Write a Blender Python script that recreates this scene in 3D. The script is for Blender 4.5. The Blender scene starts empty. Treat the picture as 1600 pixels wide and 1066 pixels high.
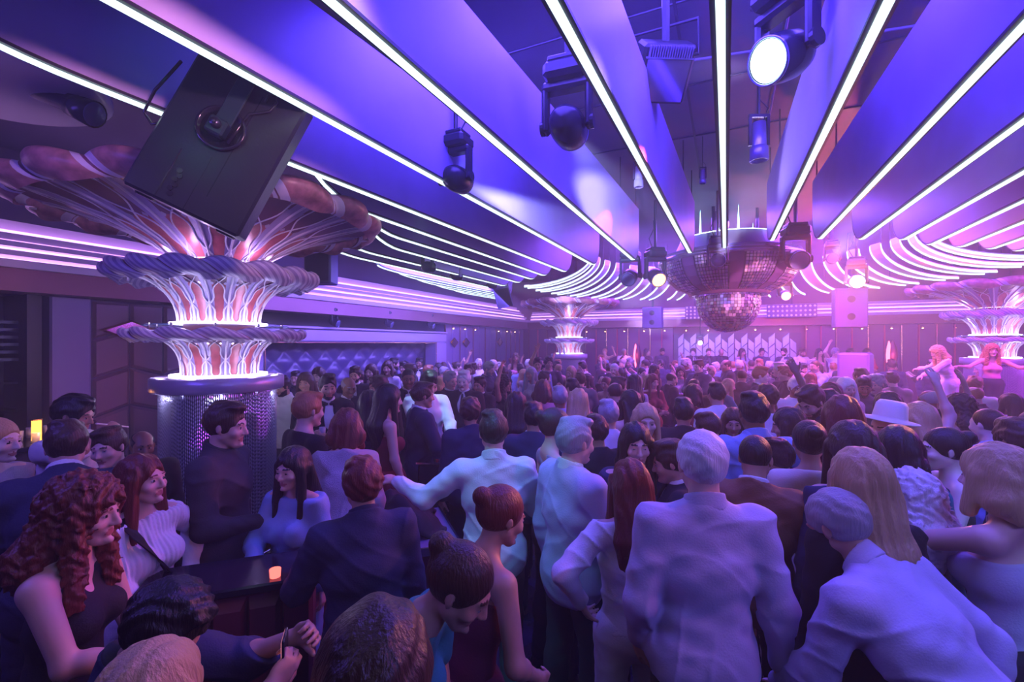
import bpy, math, random
import numpy as np
from mathutils import Vector, Matrix
from math import sin, cos, pi, radians, sqrt, atan2

random.seed(7)
np.random.seed(7)
SC = bpy.context.scene
COL = SC.collection

# ------------------------------------------------------------------ camera
F = 1600 * 16 / 36.0
HOR = 537.0
CH = 2.15
YAW = radians(25.2)
cd = bpy.data.cameras.new('camera')
cam = bpy.data.objects.new('camera', cd)
COL.objects.link(cam)
cam.location = (0, 0, CH)
cam.rotation_euler = (radians(90), 0, YAW)
cd.sensor_width = 36
cd.lens = 16
cd.shift_y = (HOR - 533) / 1600
cd.clip_start = 0.02
SC.camera = cam
FW = Vector((-sin(YAW), cos(YAW), 0))
RT = Vector((cos(YAW), sin(YAW), 0))


def at(px, py, d):
    """real-world point seen at a pixel at depth d in metres"""
    return Vector((0, 0, CH)) + FW * d + RT * (d * (px - 800) / F) + Vector((0, 0, d * (HOR - py) / F))


# ------------------------------------------------------------------ world, view
wd = bpy.data.worlds.new('world')
SC.world = wd
wd.use_nodes = True
wd.node_tree.nodes['Background'].inputs[0].default_value = (0.02, 0.01, 0.08, 1)
wd.node_tree.nodes['Background'].inputs[1].default_value = 0.02
SC.view_settings.view_transform = 'Standard'
SC.view_settings.look = 'None'
SC.view_settings.gamma = 1
SC.view_settings.use_curve_mapping = False
SC.view_settings.exposure = 0.25
cy = SC.cycles
cy.use_denoising = True
cy.max_bounces = 6
cy.diffuse_bounces = 3
cy.glossy_bounces = 3
cy.transmission_bounces = 4
cy.volume_bounces = 0
cy.transparent_max_bounces = 8
cy.sample_clamp_indirect = 3.0
cy.sample_clamp_direct = 20.0
cy.caustics_reflective = False
cy.caustics_refractive = False
cy.use_light_tree = True

VIO = (0.30, 0.16, 1.0)
BLU = (0.10, 0.22, 1.0)
LIL = (0.55, 0.40, 1.0)
MAG = (1.0, 0.16, 0.75)
PNK = (1.0, 0.10, 0.45)
ORA = (1.0, 0.38, 0.10)
CYA = (0.25, 0.75, 1.0)


def spot(name, loc, target, power, col, deg=30, blend=0.4, r=0.05):
    l = bpy.data.lights.new(name, 'SPOT')
    l.energy = power
    l.color = col
    l.spot_size = radians(deg)
    l.spot_blend = blend
    l.shadow_soft_size = r
    o = bpy.data.objects.new(name, l)
    COL.objects.link(o)
    o.location = loc
    o.rotation_euler = (Vector(target) - Vector(loc)).to_track_quat('-Z', 'Y').to_euler()
    return o


def point(name, loc, power, col, r=0.05):
    l = bpy.data.lights.new(name, 'POINT')
    l.energy = power
    l.color = col
    l.shadow_soft_size = r
    o = bpy.data.objects.new(name, l)
    COL.objects.link(o)
    o.location = loc
    return o


def area(name, loc, target, sx, sy, power, col):
    l = bpy.data.lights.new(name, 'AREA')
    l.shape = 'RECTANGLE'
    l.size = sx
    l.size_y = sy
    l.energy = power
    l.color = col
    o = bpy.data.objects.new(name, l)
    COL.objects.link(o)
    o.location = loc
    o.rotation_euler = (Vector(target) - Vector(loc)).to_track_quat('-Z', 'Y').to_euler()
    return o


# added fill: unseen area lamps that tint and brighten floor, crowd and left wall
DV = (0.11, 0.06, 1.0)
area('fill_light', (0.5, 3.0, 4.5), (0.5, 4.5, 0), 5.0, 2.0, 430, DV)
area('fill_light', (0.5, 11.8, 4.5), (0.5, 11.8, 0), 6.0, 5.0, 1400, (0.26, 0.07, 1.0))
area('fill_light', (-5.0, 8.8, 3.2), (-7.6, 8.8, 1.2), 6.0, .8, 330, (0.24, 0.15, 1.0))
area('fill_light', (5.8, 9.5, 3.9), (4.5, 9.5, 0), 1.5, 8.0, 800, (0.55, 0.05, 1.0))
area('fill_light', (-3.3, -0.3, 3.2), (-2.3, 2.2, 0.8), 1.6, 0.6, 26, (0.17, 0.09, 1.0))
area('fill_light', (2.6, 0.2, 3.3), (1.2, 2.6, 0.8), 2.0, 0.6, 46, (0.17, 0.14, 1.0))
# coloured club spots picking out parts of the crowd
spot('pink_spot', (-.4, 3.4, 3.5), at(170, 800, 1.7), 42, (1, .10, .38), 40, .8, .08)
spot('pink_spot', (1.5, 1.6, 3.6), at(700, 900, 1.7), 40, (1, .08, .30), 55, .9, .08)
spot('white_spot', (2.0, 4.3, 4.3), at(1240, 800, 2.6), 420, (1, .92, .78), 13, .3, .04)
spot('amber_spot', (3.2, 6.5, 3.3), at(1180, 720, 2.4), 500, (1, .30, .10), 12, .5, .04)
spot('blue_white_spot', (-3.2, 4.2, 4.2), at(676, 640, 4.8), 420, (.45, .75, 1.0), 18, .4, .04)
spot('cyan_spot', (-1.2, 1.0, 4.0), at(770, 720, 2.7), 120, (.10, .60, 1.0), 30, .7, .04)
spot('flower_fill', (-.5, .8, 3.3), (-4.2, 2.2, 3.3), 160, (1, .42, .62), 44, .7, .08)  # unseen spot added to brighten the top lip of the near flower
spot('cyan_spot', (2.9, 2.0, 4.0), at(1540, 850, 1.8), 90, (.05, .60, 1.0), 40, .7, .04)
spot('red_spot', (-1.0, 6.0, 4.0), at(600, 720, 3.2), 180, (1, .08, .14), 30, .7, .04)
spot('red_spot', (1.6, 9.0, 4.0), at(1050, 640, 5.0), 330, (1, .10, .30), 50, .7, .04)
spot('ball_fill', (-1.8, 5.5, 4.3), (.03, 9.7, 2.95), 3500, (.75, .65, 1.0), 12, .3, .03)  # pair of unseen spots added to brighten the mirror ball
spot('ball_fill', (2.2, 6.0, 2.8), (.03, 9.7, 3.1), 1800, (1, .35, .60), 20, .3, .03)

# haze: thin even club smoke in the air of the whole room
HAZE = 0.021
wv = wd.node_tree.nodes.new('ShaderNodeVolumeScatter')
wv.inputs['Color'].default_value = (.92, .88, 1.0, 1)
wv.inputs['Density'].default_value = HAZE
wv.inputs['Anisotropy'].default_value = .35
wd.node_tree.links.new(wv.outputs[0], wd.node_tree.nodes['World Output'].inputs['Volume'])

# ------------------------------------------------------------------ materials
MATS = {}


def mat(name, col, rough=0.6, metal=0.0, emit=None, es=0.0, alpha=None, trans=0.0, bump=None, vary=None, sheen=0):
    if name in MATS:
        return MATS[name]
    m = bpy.data.materials.new(name)
    m.use_nodes = True
    nt = m.node_tree
    b = nt.nodes['Principled BSDF']
    b.inputs['Base Color'].default_value = (*col, 1)
    b.inputs['Roughness'].default_value = rough
    b.inputs['Metallic'].default_value = metal
    b.inputs['Transmission Weight'].default_value = trans
    if sheen:
        b.inputs['Sheen Weight'].default_value = sheen
    if emit:
        b.inputs['Emission Color'].default_value = (*emit, 1)
        b.inputs['Emission Strength'].default_value = es
    if alpha is not None:
        b.inputs['Alpha'].default_value = alpha
    tc = None
    if vary:
        tc = nt.nodes.new('ShaderNodeTexCoord')
        n = nt.nodes.new('ShaderNodeTexNoise')
        n.inputs['Scale'].default_value = vary[0]
        n.inputs['Detail'].default_value = 4
        nt.links.new(tc.outputs['Object'], n.inputs['Vector'])
        r = nt.nodes.new('ShaderNodeValToRGB')
        r.color_ramp.elements[0].position = 0.3
        r.color_ramp.elements[1].position = 0.7
        k = vary[1]
        r.color_ramp.elements[0].color = (*[c * (1 - k) for c in col], 1)
        r.color_ramp.elements[1].color = (*[min(1, c * (1 + k)) for c in col], 1)
        nt.links.new(n.outputs['Fac'], r.inputs['Fac'])
        nt.links.new(r.outputs['Color'], b.inputs['Base Color'])
    if bump:
        if tc is None:
            tc = nt.nodes.new('ShaderNodeTexCoord')
        mp = nt.nodes.new('ShaderNodeMapping')
        mp.inputs['Scale'].default_value = bump[2] if len(bump) > 2 else (1, 1, 1)
        nt.links.new(tc.outputs['Object'], mp.inputs['Vector'])
        n = nt.nodes.new('ShaderNodeTexNoise')
        n.inputs['Scale'].default_value = bump[0]
        n.inputs['Detail'].default_value = 3
        nt.links.new(mp.outputs['Vector'], n.inputs['Vector'])
        bp = nt.nodes.new('ShaderNodeBump')
        bp.inputs['Strength'].default_value = bump[1]
        bp.inputs['Distance'].default_value = 0.01
        nt.links.new(n.outputs['Fac'], bp.inputs['Height'])
        nt.links.new(bp.outputs['Normal'], b.inputs['Normal'])
    MATS[name] = m
    return m


def glow(name, col, s):
    if name in MATS:
        return MATS[name]
    m = bpy.data.materials.new(name)
    m.use_nodes = True
    nt = m.node_tree
    nt.nodes.remove(nt.nodes['Principled BSDF'])
    e = nt.nodes.new('ShaderNodeEmission')
    e.inputs[0].default_value = (*col, 1)
    e.inputs[1].default_value = s
    nt.links.new(e.outputs[0], nt.nodes['Material Output'].inputs[0])
    MATS[name] = m
    return m


STRIP = glow('led_strip', (0.74, 0.95, 1.0), 1.6)
COVE = glow('cove_light', (0.74, 0.34, 1.0), 3.0)
FINM = mat('fin_paint', (0.46, 0.38, 0.74), 0.38, vary=(1.5, 0.12))
FINE = mat('fin_edge', (0.03, 0.03, 0.06), 0.4)
BLACK = mat('black_paint', (0.012, 0.012, 0.02), 0.35)
BLACKG = mat('black_gloss', (0.015, 0.015, 0.03), 0.12)
DARKM = mat('dark_metal', (0.05, 0.05, 0.08), 0.3, 0.7)
CHROME = mat('chrome', (0.8, 0.8, 0.9), 0.12, 1.0)
LENS = mat('lens_glass', (0.10, 0.10, 0.25), 0.05, 0.0)
CEILM = mat('ceiling_paint', (0.10, 0.09, 0.16), 0.6, vary=(0.8, 0.3))
WALLM = mat('dark_wall', (0.10, 0.07, 0.13), 0.45)
FLOORM = mat('floor_dark', (0.03, 0.02, 0.05), 0.25, vary=(6, 0.5))
LILAC = mat('lilac_plaster', (0.62, 0.50, 0.72), 0.5)
FASCIA = mat('fascia_bronze', (0.22, 0.08, 0.13), 0.35, 0.3)


# ------------------------------------------------------------------ mesh helpers
def link_mesh(name, V, Fc, mats, parent=None, smooth=False, mi=None):
    me = bpy.data.meshes.new(name)
    me.from_pydata([tuple(v) for v in V], [], Fc)
    if not isinstance(mats, (list, tuple)):
        mats = [mats]
    for m in mats:
        me.materials.append(m)
    if mi:
        me.polygons.foreach_set('material_index', mi)
    if smooth:
        me.polygons.foreach_set('use_smooth', [True] * len(me.polygons))
    me.update()
    o = bpy.data.objects.new(name, me)
    COL.objects.link(o)
    o.parent = parent
    return o


def empty(name, loc, rz=0, scale=1):
    o = bpy.data.objects.new(name, None)
    COL.objects.link(o)
    o.location = loc
    o.rotation_euler = (0, 0, rz)
    o.scale = (scale,) * 3
    o.empty_display_size = 0.1
    return o


LAB = {}


def tag(o, label, cat, group=None, kind=None):
    o['label'] = label
    o['category'] = cat
    if group:
        o['group'] = group
    if kind:
        o['kind'] = kind
    return o


def struct(o):
    o['kind'] = 'structure'
    return o


def copy_tree(o, parent=None):
    c = o.copy()
    COL.objects.link(c)
    c.parent = parent
    for ch in [x for x in o.children]:
        copy_tree(ch, c)
    return c


class MB:
    def __init__(s):
        s.V = []
        s.F = []
        s.M = []
        s.X = Matrix.Identity(4)
        s.m = 0

    def add(s, vs, fs, m=None):
        b = len(s.V)
        s.V += [s.X @ Vector(v) for v in vs]
        s.F += [tuple(i + b for i in f) for f in fs]
        s.M += [s.m if m is None else m] * len(fs)
        return s

    def box(s, lo, hi, m=None, bev=0.0):
        (x0, y0, z0), (x1, y1, z1) = lo, hi
        if bev <= 0:
            return s.add([(x0, y0, z0), (x1, y0, z0), (x1, y1, z0), (x0, y1, z0), (x0, y0, z1), (x1, y0, z1), (x1, y1, z1), (x0, y1, z1)],
                         [(0, 3, 2, 1), (4, 5, 6, 7), (0, 1, 5, 4), (1, 2, 6, 5), (2, 3, 7, 6), (3, 0, 4, 7)], m)
        b = bev
        ring = lambda i, z: [(x0 + i, y0 + b, z), (x0 + b, y0 + i, z), (x1 - b, y0 + i, z), (x1 - i, y0 + b, z),
                             (x1 - i, y1 - b, z), (x1 - b, y1 - i, z), (x0 + b, y1 - i, z), (x0 + i, y1 - b, z)]
        ring_in = lambda z: [(x0 + b, y0 + b, z)] * 2 + [(x1 - b, y0 + b, z)] * 2 + [(x1 - b, y1 - b, z)] * 2 + [(x0 + b, y1 - b, z)] * 2
        vs = ring_in(z0) + ring(0, z0 + b) + ring(0, z1 - b) + ring_in(z1)
        fs = []
        for k in range(3):
            for i in range(8):
                j = (i + 1) % 8
                fs.append((k * 8 + i, k * 8 + j, k * 8 + 8 + j, k * 8 + 8 + i))
        fs.append((0, 6, 4, 2))
        fs.append((24, 26, 28, 30))
        return s.add(vs, fs, m)

    def lathe(s, prof, n=32, c=(0, 0, 0), m=None, capb=False, capt=False, a0=0, a1=2 * pi):
        vs = []
        fs = []
        full = abs(a1 - a0 - 2 * pi) < 1e-6
        cnt = n if full else n + 1
        for (r, z) in prof:
            for i in range(cnt):
                a = a0 + (a1 - a0) * i / n
                vs.append((c[0] + r * cos(a), c[1] + r * sin(a), c[2] + z))
        for k in range(len(prof) - 1):
            for i in range(n):
                j = (i + 1) % cnt
                fs.append((k * cnt + i, k * cnt + j, (k + 1) * cnt + j, (k + 1) * cnt + i))
        if capb:
            fs.append(tuple(range(cnt - 1, -1, -1)))
        if capt:
            fs.append(tuple((len(prof) - 1) * cnt + i for i in range(cnt)))
        return s.add(vs, fs, m)

    def tube(s, pts, r, n=6, m=None, cap=True):
        pts = [Vector(p) for p in pts]
        rs = r if isinstance(r, (list, tuple)) else [r] * len(pts)
        vs = []
        up = None
        for i, p in enumerate(pts):
            t = (pts[min(i + 1, len(pts) - 1)] - pts[max(i - 1, 0)])
            if t.length < 1e-9:
                t = Vector((0, 0, 1))
            t.normalize()
            if up is None:
                up = t.orthogonal().normalized()
            u = (up - t * up.dot(t))
            u = u.normalized() if u.length > 1e-6 else t.orthogonal().normalized()
            up = u
            w = t.cross(u)
            for k in range(n):
                a = 2 * pi * k / n
                vs.append(p + (u * cos(a) + w * sin(a)) * rs[i])
        fs = []
        for i in range(len(pts) - 1):
            for k in range(n):
                j = (k + 1) % n
                fs.append((i * n + k, i * n + j, (i + 1) * n + j, (i + 1) * n + k))
        if cap:
            fs.append(tuple(range(n - 1, -1, -1)))
            fs.append(tuple((len(pts) - 1) * n + k for k in range(n)))
        return s.add(vs, fs, m)

    def sphere(s, c, r, n=16, k=10, m=None):
        rx, ry, rz = r if isinstance(r, (tuple, list)) else (r, r, r)
        vs = [(c[0], c[1], c[2] - rz)]
        for i in range(1, k):
            a = -pi / 2 + pi * i / k
            for j in range(n):
                b = 2 * pi * j / n
                vs.append((c[0] + rx * cos(a) * cos(b), c[1] + ry * cos(a) * sin(b), c[2] + rz * sin(a)))
        vs.append((c[0], c[1], c[2] + rz))
        fs = []
        for j in range(n):
            fs.append((0, 1 + (j + 1) % n, 1 + j))
            fs.append((len(vs) - 1, len(vs) - 1 - n + j, len(vs) - 1 - n + (j + 1) % n))
        for i in range(k - 2):
            for j in range(n):
                a = 1 + i * n
                fs.append((a + j, a + (j + 1) % n, a + n + (j + 1) % n, a + n + j))
        return s.add(vs, fs, m)

    def sweep(s, pts, w, h0, h1, m=None):
        """rectangular bar along pts: lateral (plan) width w, from z+h0 to z+h1 (h may be lists)"""
        pts = [Vector(p) for p in pts]
        n = len(pts)
        a = h0 if isinstance(h0, list) else [h0] * n
        b = h1 if isinstance(h1, list) else [h1] * n
        vs = []
        lat = None
        for i, p in enumerate(pts):
            t = pts[min(i + 1, n - 1)] - pts[max(i - 1, 0)]
            t.z = 0
            if t.length > 1e-5:
                t.normalize()
                lat = Vector((t.y, -t.x, 0))
            q = lat * (w / 2)
            vs += [p - q + Vector((0, 0, a[i])), p + q + Vector((0, 0, a[i])), p + q + Vector((0, 0, b[i])), p - q + Vector((0, 0, b[i]))]
        fs = []
        for i in range(n - 1):
            o = i * 4
            for k in range(4):
                j = (k + 1) % 4
                fs.append((o + k, o + 4 + k, o + 4 + j, o + j))
        fs.append((0, 1, 2, 3))
        e = (n - 1) * 4
        fs.append((e + 3, e + 2, e + 1, e))
        return s.add(vs, fs, m)

    def build(s, name, mats, parent=None, smooth=False):
        return link_mesh(name, s.V, s.F, mats, parent, smooth, s.M)


# ================================================================== THE ROOM SHELL
WL, WR, WB = -7.6, 8.2, 17.3        # left wall, right wall, back wall
m = MB().box((-9.0, -3.0, -0.1), (9.2, 18.0, 0.0))
struct(m.build('floor', FLOORM))
m = MB().box((-9.0, -3.0, 4.7), (9.2, 18.0, 4.8))
struct(m.build('ceiling', CEILM))
m = MB().box((-8.7, -3.0, 0), (-8.5, 18.0, 4.7))
struct(m.build('wall_left', WALLM))
m = MB().box((WR, -3.0, 0), (WR + .2, 18.0, 4.7))
struct(m.build('wall_right', WALLM))
BACKM = mat('back_wall_leather', (0.16, 0.05, 0.12), 0.5)
m = MB().box((-8.5, WB, 0), (WR, WB + .2, 4.7))
struct(m.build('wall_back', BACKM))
m = MB().box((-9.0, -3.2, 0), (9.2, -3.0, 4.7))
struct(m.build('wall_front', WALLM))


# stepped cornice with light lines, along left, back and right wall
def cornice(name, p0, p1, inward):
    """p0->p1 run at the wall line; inward is the unit vector into the room"""
    d = (Vector(p1) - Vector(p0))
    L = d.length
    d.normalize()
    n = Vector(inward)
    X = Matrix(((d.x, n.x, 0, p0[0]), (d.y, n.y, 0, p0[1]), (0, 0, 1, 0), (0, 0, 0, 1)))
    m = MB()
    m.X = X
    for (o, z0, z1) in ((-1.5, 3.62, 3.70), (-0.55, 3.50, 3.62), (-0.36, 3.36, 3.44), (-0.24, 3.27, 3.33), (-0.12, 3.15, 3.21), (0.0, 3.0, 3.09)):
        m.box((0, -1.9, z0), (L, o + 0.02, z1))
    r = m.build(name, LILAC)
    struct(r)
    s = MB()
    s.X = X
    for (o, z0, z1) in ((-0.40, 3.44, 3.485), (-0.20, 3.21, 3.25), (-0.14, 3.09, 3.12), (-0.30, 3.33, 3.345)):
        s.box((0, -1.8, z0), (L, o - 0.02, z1))
    s.build('cove_light_line', COVE, r)
    f = MB()
    f.X = X
    f.box((0, -.5, 2.78), (L, -0.06, 3.0))
    f.box((0, -.5, 2.74), (L, -0.02, 2.78))
    f.build('fascia', FASCIA, r)
    return r


cornice('trim_1', (-7.2, -1.0), (-7.2, 16.9), (1, 0, 0))
cornice('trim_2', (-7.2, 16.9), (7.8, 16.9), (0, -1, 0))
cornice('trim_3', (7.8, 16.9), (7.8, -1.0), (-1, 0, 0))

# ------------------------------------------------------------------ left wall, from the bar to the back
PILM = mat('pilaster_satin', (0.20, 0.16, 0.34), 0.35)
LEATH = mat('brown_leather', (0.20, 0.10, 0.16), 0.4, bump=(9, 0.3))
LEATD = mat('dark_leather', (0.07, 0.04, 0.10), 0.38, bump=(9, 0.3))
BRASS = mat('brass', (0.75, 0.42, 0.30), 0.25, 1.0)
MIRR = mat('mirror_glass', (0.75, 0.70, 0.85), 0.06, 1.0)

o = MB().box((-8.4, 2.62, 0), (-7.45, 3.02, 2.74), bev=0.02).build('wall_pilaster', PILM)
tag(o, 'plain wide dark blue pilaster between the bar and the quilted panel', 'pilaster')
# quilted leather panel: vertical seams and chevron cushions
root = empty('quilted_panel', (-7.55, 3.06, 0))
tag(root, 'brown leather wall panel with chevron cushions left of the near column', 'wall panel')
m = MB()
PW = 0.42
for c in range(3):
    for r in range(-1, 6):
        y0, y1 = c * PW + .01, (c + 1) * PW - .01
        sl = 0.13 * (1 if c % 2 == 0 else -1)
        z0 = 0.2 + r * 0.52
        z1 = z0 + 0.50
        a0, b0 = z0 + (sl if sl < 0 else 0), z0 + (0 if sl < 0 else -sl)
        pts = [(y0, z0 - sl / 2), (y1, z0 + sl / 2), (y1, z1 + sl / 2), (y0, z1 - sl / 2)]
        pts = [(y, min(2.7, max(0.02, z))) for y, z in pts]
        if pts[2][1] - pts[1][1] < 0.05:
            continue
        cyy = sum(p[0] for p in pts) / 4
        czz = sum(p[1] for p in pts) / 4
        inn = [(cyy + (p[0] - cyy) * .86, czz + (p[1] - czz) * .86) for p in pts]
        vs = [(0, p[0], p[1]) for p in pts] + [(.035, p[0], p[1]) for p in inn]
        m.add(vs, [(4, 5, 6, 7), (0, 1, 5, 4), (1, 2, 6, 5), (2, 3, 7, 6), (3, 0, 4, 7)])
m.build('cushions', LEATH, root)
MB().box((-.5, -.03, 0), (-.002, 3 * PW, 2.73)).build('backing', LEATD, root)


def diamond(name, loc, w, h, label, axis='x', group=None):
    m = MB()
    p = [(0, -w, 0), (0, 0, -h), (0, w, 0), (0, 0, h)]
    vs = p + [(.03, a[1] * .9, a[2] * .9) for a in p] + [(.015, a[1] * .8, a[2] * .8) for a in p]
    m.add(vs, [(i, (i + 1) % 4, 4 + (i + 1) % 4, 4 + i) for i in range(4)] + [(4 + i, 4 + (i + 1) % 4, 8 + (i + 1) % 4, 8 + i) for i in range(4)])
    fr = m.build(name, BRASS)
    fr.location = loc
    g = link_mesh('mirror', [vs[8], vs[9], vs[10], vs[11]], [(0, 1, 2, 3)], MIRR, fr)
    if axis == 'y':
        fr.rotation_euler[2] = -pi / 2
    tag(fr, label, 'mirror', group)
    return fr


diamond('diamond_mirror', (-7.5, 3.48, 2.33), .36, .15, 'large diamond shaped mirror on the quilted panel left of the near column')
o = MB().lathe([(.19, 0), (.19, 2.7)], 32, capb=True, capt=True).build('round_pillar', mat('satin_lilac', (0.6, 0.55, 0.75), 0.25), None, True)
o.location = (-7.0, 4.2, 0)
tag(o, 'plain round satin pillar behind the near flower column', 'pillar')
o = MB().box((-.5, 0, 0), (0, .55, 2.74), bev=.015).build('wall_pilaster', PILM)
o.location = (-7.5, 4.42, 0)
tag(o, 'dark pilaster right of the quilted panel, mostly behind the near column', 'pilaster')

# alcove with tufted wall and a broad picture-frame moulding
root = empty('tufted_alcove', (-7.6, 5.05, 0))
tag(root, 'wide lilac framed alcove with diamond tufted leather back on the left wall', 'alcove')
FRM = mat('frame_lilac', (0.42, 0.34, 0.60), 0.35, 0.2)
m = MB()
Y1 = 6.35
for (a, b, z0, z1) in ((0, Y1, 2.18, 2.45), (Y1 - .55, Y1, 0.0, 2.18), (0, .45, 0.0, 2.18)):
    m.box((-.30, a, z0), (.10, b, z1), bev=.03)
m.box((-.30, .1, 2.45), (.16, Y1 - .05, 2.49))
m.build('moulding', FRM, root)
m = MB()
m.box((.10, .42, 2.165), (.115, Y1 - .52, 2.18))
m.box((.10, Y1 - .565, 0), (.115, Y1 - .55, 2.18))
m.box((.10, .45, 0), (.115, .465, 2.18))
m.build('brass_edge', BRASS, root)
# tufted field
V = []
Fc = []
ny, nz = 150, 56
for i in range(ny + 1):
    for j in range(nz + 1):
        y = .3 + (Y1 - .6) * i / ny
        z = .1 + 2.05 * j / nz
        u, v = y / .26, z / .22
        h = abs(sin(pi * (u + v) / 2 * 1) * sin(pi * (u - v) / 2))
        V.append((-.48 + .075 * h ** .6, y, z))
for i in range(ny):
    for j in range(nz):
        a = i * (nz + 1) + j
        Fc.append((a, a + nz + 1, a + nz + 2, a + 1))
link_mesh('tufted_back', V, Fc, mat('tufted_leather', (0.10, 0.09, 0.22), 0.28), root, True)
# panelled wall after the alcove: narrow vertical slats with brass beads
root = empty('slat_wall', (-7.6, 11.45, 0))
tag(root, 'violet panelled wall with thin copper uprights right of the alcove', 'wall panel')
m = MB()
s = MB()
for i in range(14):
    y0 = i * .415
    m.box((-.35, y0 + .01, 0), (0, y0 + .405, 2.73), bev=.012)
    if i % 2 == 0 or i > 9:
        s.box((-.02, y0 - .008, .3), (.022, y0 + .012, 2.70))
m.build('slats', mat('slat_satin', (0.20, 0.14, 0.36), 0.4), root)
s.build('copper_upright', BRASS, root)
for i, (y, z) in enumerate(((11.9, 2.18), (12.6, 2.18), (15.0, 2.2))):
    diamond('diamond_mirror', (-7.56, y, z), .22, .16,
            ('small diamond mirror just right of the alcove frame', 'small diamond mirror second right of the alcove frame', 'small diamond mirror beside the far left flower column')[i])
# wall downlights: little brass cones under the fascia
ORDN = ['first', 'second', 'third', 'fourth', 'fifth', 'sixth', 'seventh', 'eighth', 'ninth', 'tenth', 'eleventh', 'twelfth', 'thirteenth', 'fourteenth', 'fifteenth', 'sixteenth', 'seventeenth', 'eighteenth']


def downlight(p, col=ORA, e=2.0, label=''):
    r = empty('wall_downlight', p)
    MB().lathe([(.028, 0), (.05, -.05), (.03, -.052)], 10, capb=False).build('cone_shade', BRASS, r, True)
    MB().sphere((0, 0, -.045), .024, 8, 6).build('bulb', glow('warm_bulb', (1, .55, .25), 16), r)
    tag(r, label, 'light', 'small brass downlights under the cornice')
    return r


for i, y in enumerate((11.75, 12.45, 13.1, 14.8, 15.5, 16.2)):
    downlight((-7.50, y, 2.66), label=ORDN[i] + ' brass downlight from the alcove along the left wall')
for i in range(18):
    downlight((-5.6 + i * .72, 17.15, 2.66), label=ORDN[i] + ' brass downlight from the left along the top of the back wall')

# louvred upper part and shelves of the bar at the far left
root = empty('back_bar', (-8.4, -1.5, 0))
tag(root, 'dark back bar cabinet with louvres over bottle shelves at the left edge', 'cabinet')
m = MB()
m.box((0, 0, 0), (.2, 4.05, 2.74))
m.box((.2, 3.95, 0), (.85, 4.08, 2.74))
m.build('carcass', BLACK, root)
m = MB()
for k in range(6):
    m.box((.2, .1, 1.94 + k * .09), (.62 - k * .0, 3.95, 1.975 + k * .09))
m.build('louvres', DARKM, root)
for z in (0.95, 1.32, 1.66):
    MB().box((.2, 0, z), (.6, 3.95, z + .03)).build('shelf', BLACKG, root)
BOT = [mat('bottle_amber', (.5, .15, .05), .08), mat('bottle_clear', (.5, .5, .7), .06), mat('bottle_green', (.08, .25, .15), .08), mat('bottle_wine', (.25, .03, .08), .08)]
bp = None
lab = ['amber spirit bottle', 'clear spirit bottle', 'green glass bottle', 'dark red bottle']
for z in (1.35, 1.69):
    for k in range(13):
        h = random.uniform(.22, .30) * (.85 if z > 1.6 else 1)
        i = random.randrange(4)
        m = MB().lathe([(.001, 0), (.036, .004), (.038, h * .6), (.014, h * .78), (.013, h * .97), (.016, h)], 10, capt=True)
        o = m.build('spirit_bottle', BOT[i], None, True)
        o.location = (-7.98, -.2 + k * .185 + random.uniform(-.02, .02), z)
        tag(o, lab[i] + ', ' + ORDN[k] + ' from the left on the ' + ('top' if z > 1.6 else 'lower') + ' shelf of the back bar', 'bottle', lab[i] + 's on the ' + ('top' if z > 1.6 else 'lower') + ' bar shelf')
root = empty('bar_counter', (-6.55, -1.5, 0))
tag(root, 'dark bar counter running along the left edge before the back bar', 'counter')
MB().box((-.35, 0, 0), (.25, 4.1, 1.08), bev=.02).build('front', LEATD, root)
MB().box((-.42, -.05, 1.08), (.33, 4.2, 1.13), bev=.01).build('worktop', BLACKG, root)
gl = None
GLASS = mat('drink_glass', (.7, .7, .85), .03, 0.1, alpha=.55)
for k in range(30):
    x = -6.85 + random.uniform(0, .5)
    y = 1.2 + random.uniform(0, 1.35)
    z = 1.13
    if gl is None:
        m = MB().lathe([(.001, 0), (.028, 0), (.034, .11), (.031, .11), (.025, .01), (.001, .01)], 9)
        gl = m.build('bar_glass', GLASS, None, True)
        o = gl
    else:
        o = gl.copy()
        COL.objects.link(o)
    o.location = (x, y, z)
    tag(o, 'one of the empty glasses massed on the bar counter at the left', 'glass', 'empty glasses on the bar counter')
root = empty('bar_lantern', at(57, 655, 4.72))
tag(root, 'small glowing amber lantern standing over the bar glasses', 'lantern')
MB().box((-.05, -.05, 0), (.05, .05, .012)).build('foot', BRASS, root)
MB().box((-.05, -.05, .23), (.05, .05, .245)).build('cap', BRASS, root)
MB().box((-.04, -.04, .012), (.04, .04, .23)).build('glowing_panel', glow('amber', (1, .42, .06), 3.0), root)
root.location = (root.location.x, root.location.y, 1.135)
root.scale = (.75, .75, .95)
point('lantern_light', root.location + Vector((.12, 0, .15)), 4, ORA, .04)

# ------------------------------------------------------------------ back wall
RED = mat('red_lacquer', (0.55, 0.04, 0.12), .3)
for (i0, i1, lb) in ((0, 14, 'back wall of dark leather slats with red uprights, left of the hexagon panel'), (24, 38, 'back wall of dark leather slats with red uprights, right of the hexagon panel')):
    root = empty('slat_wall', (-7.3, 17.25, 0))
    tag(root, lb, 'wall panel')
    m = MB()
    s = MB()
    for i in range(i0, i1):
        x0 = i * .4
        m.box((x0 + .01, -.1, 0), (x0 + .39, 0.04, 2.73), bev=.012)
        s.box((x0 - .012, -.16, .3), (x0 + .014, 0, 2.70), m=1 if i % 2 else 0)
    m.build('slats', mat('plum_satin', (0.17, 0.05, 0.16), 0.4), root)
    s.build('uprights', [BRASS, RED], root)
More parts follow.
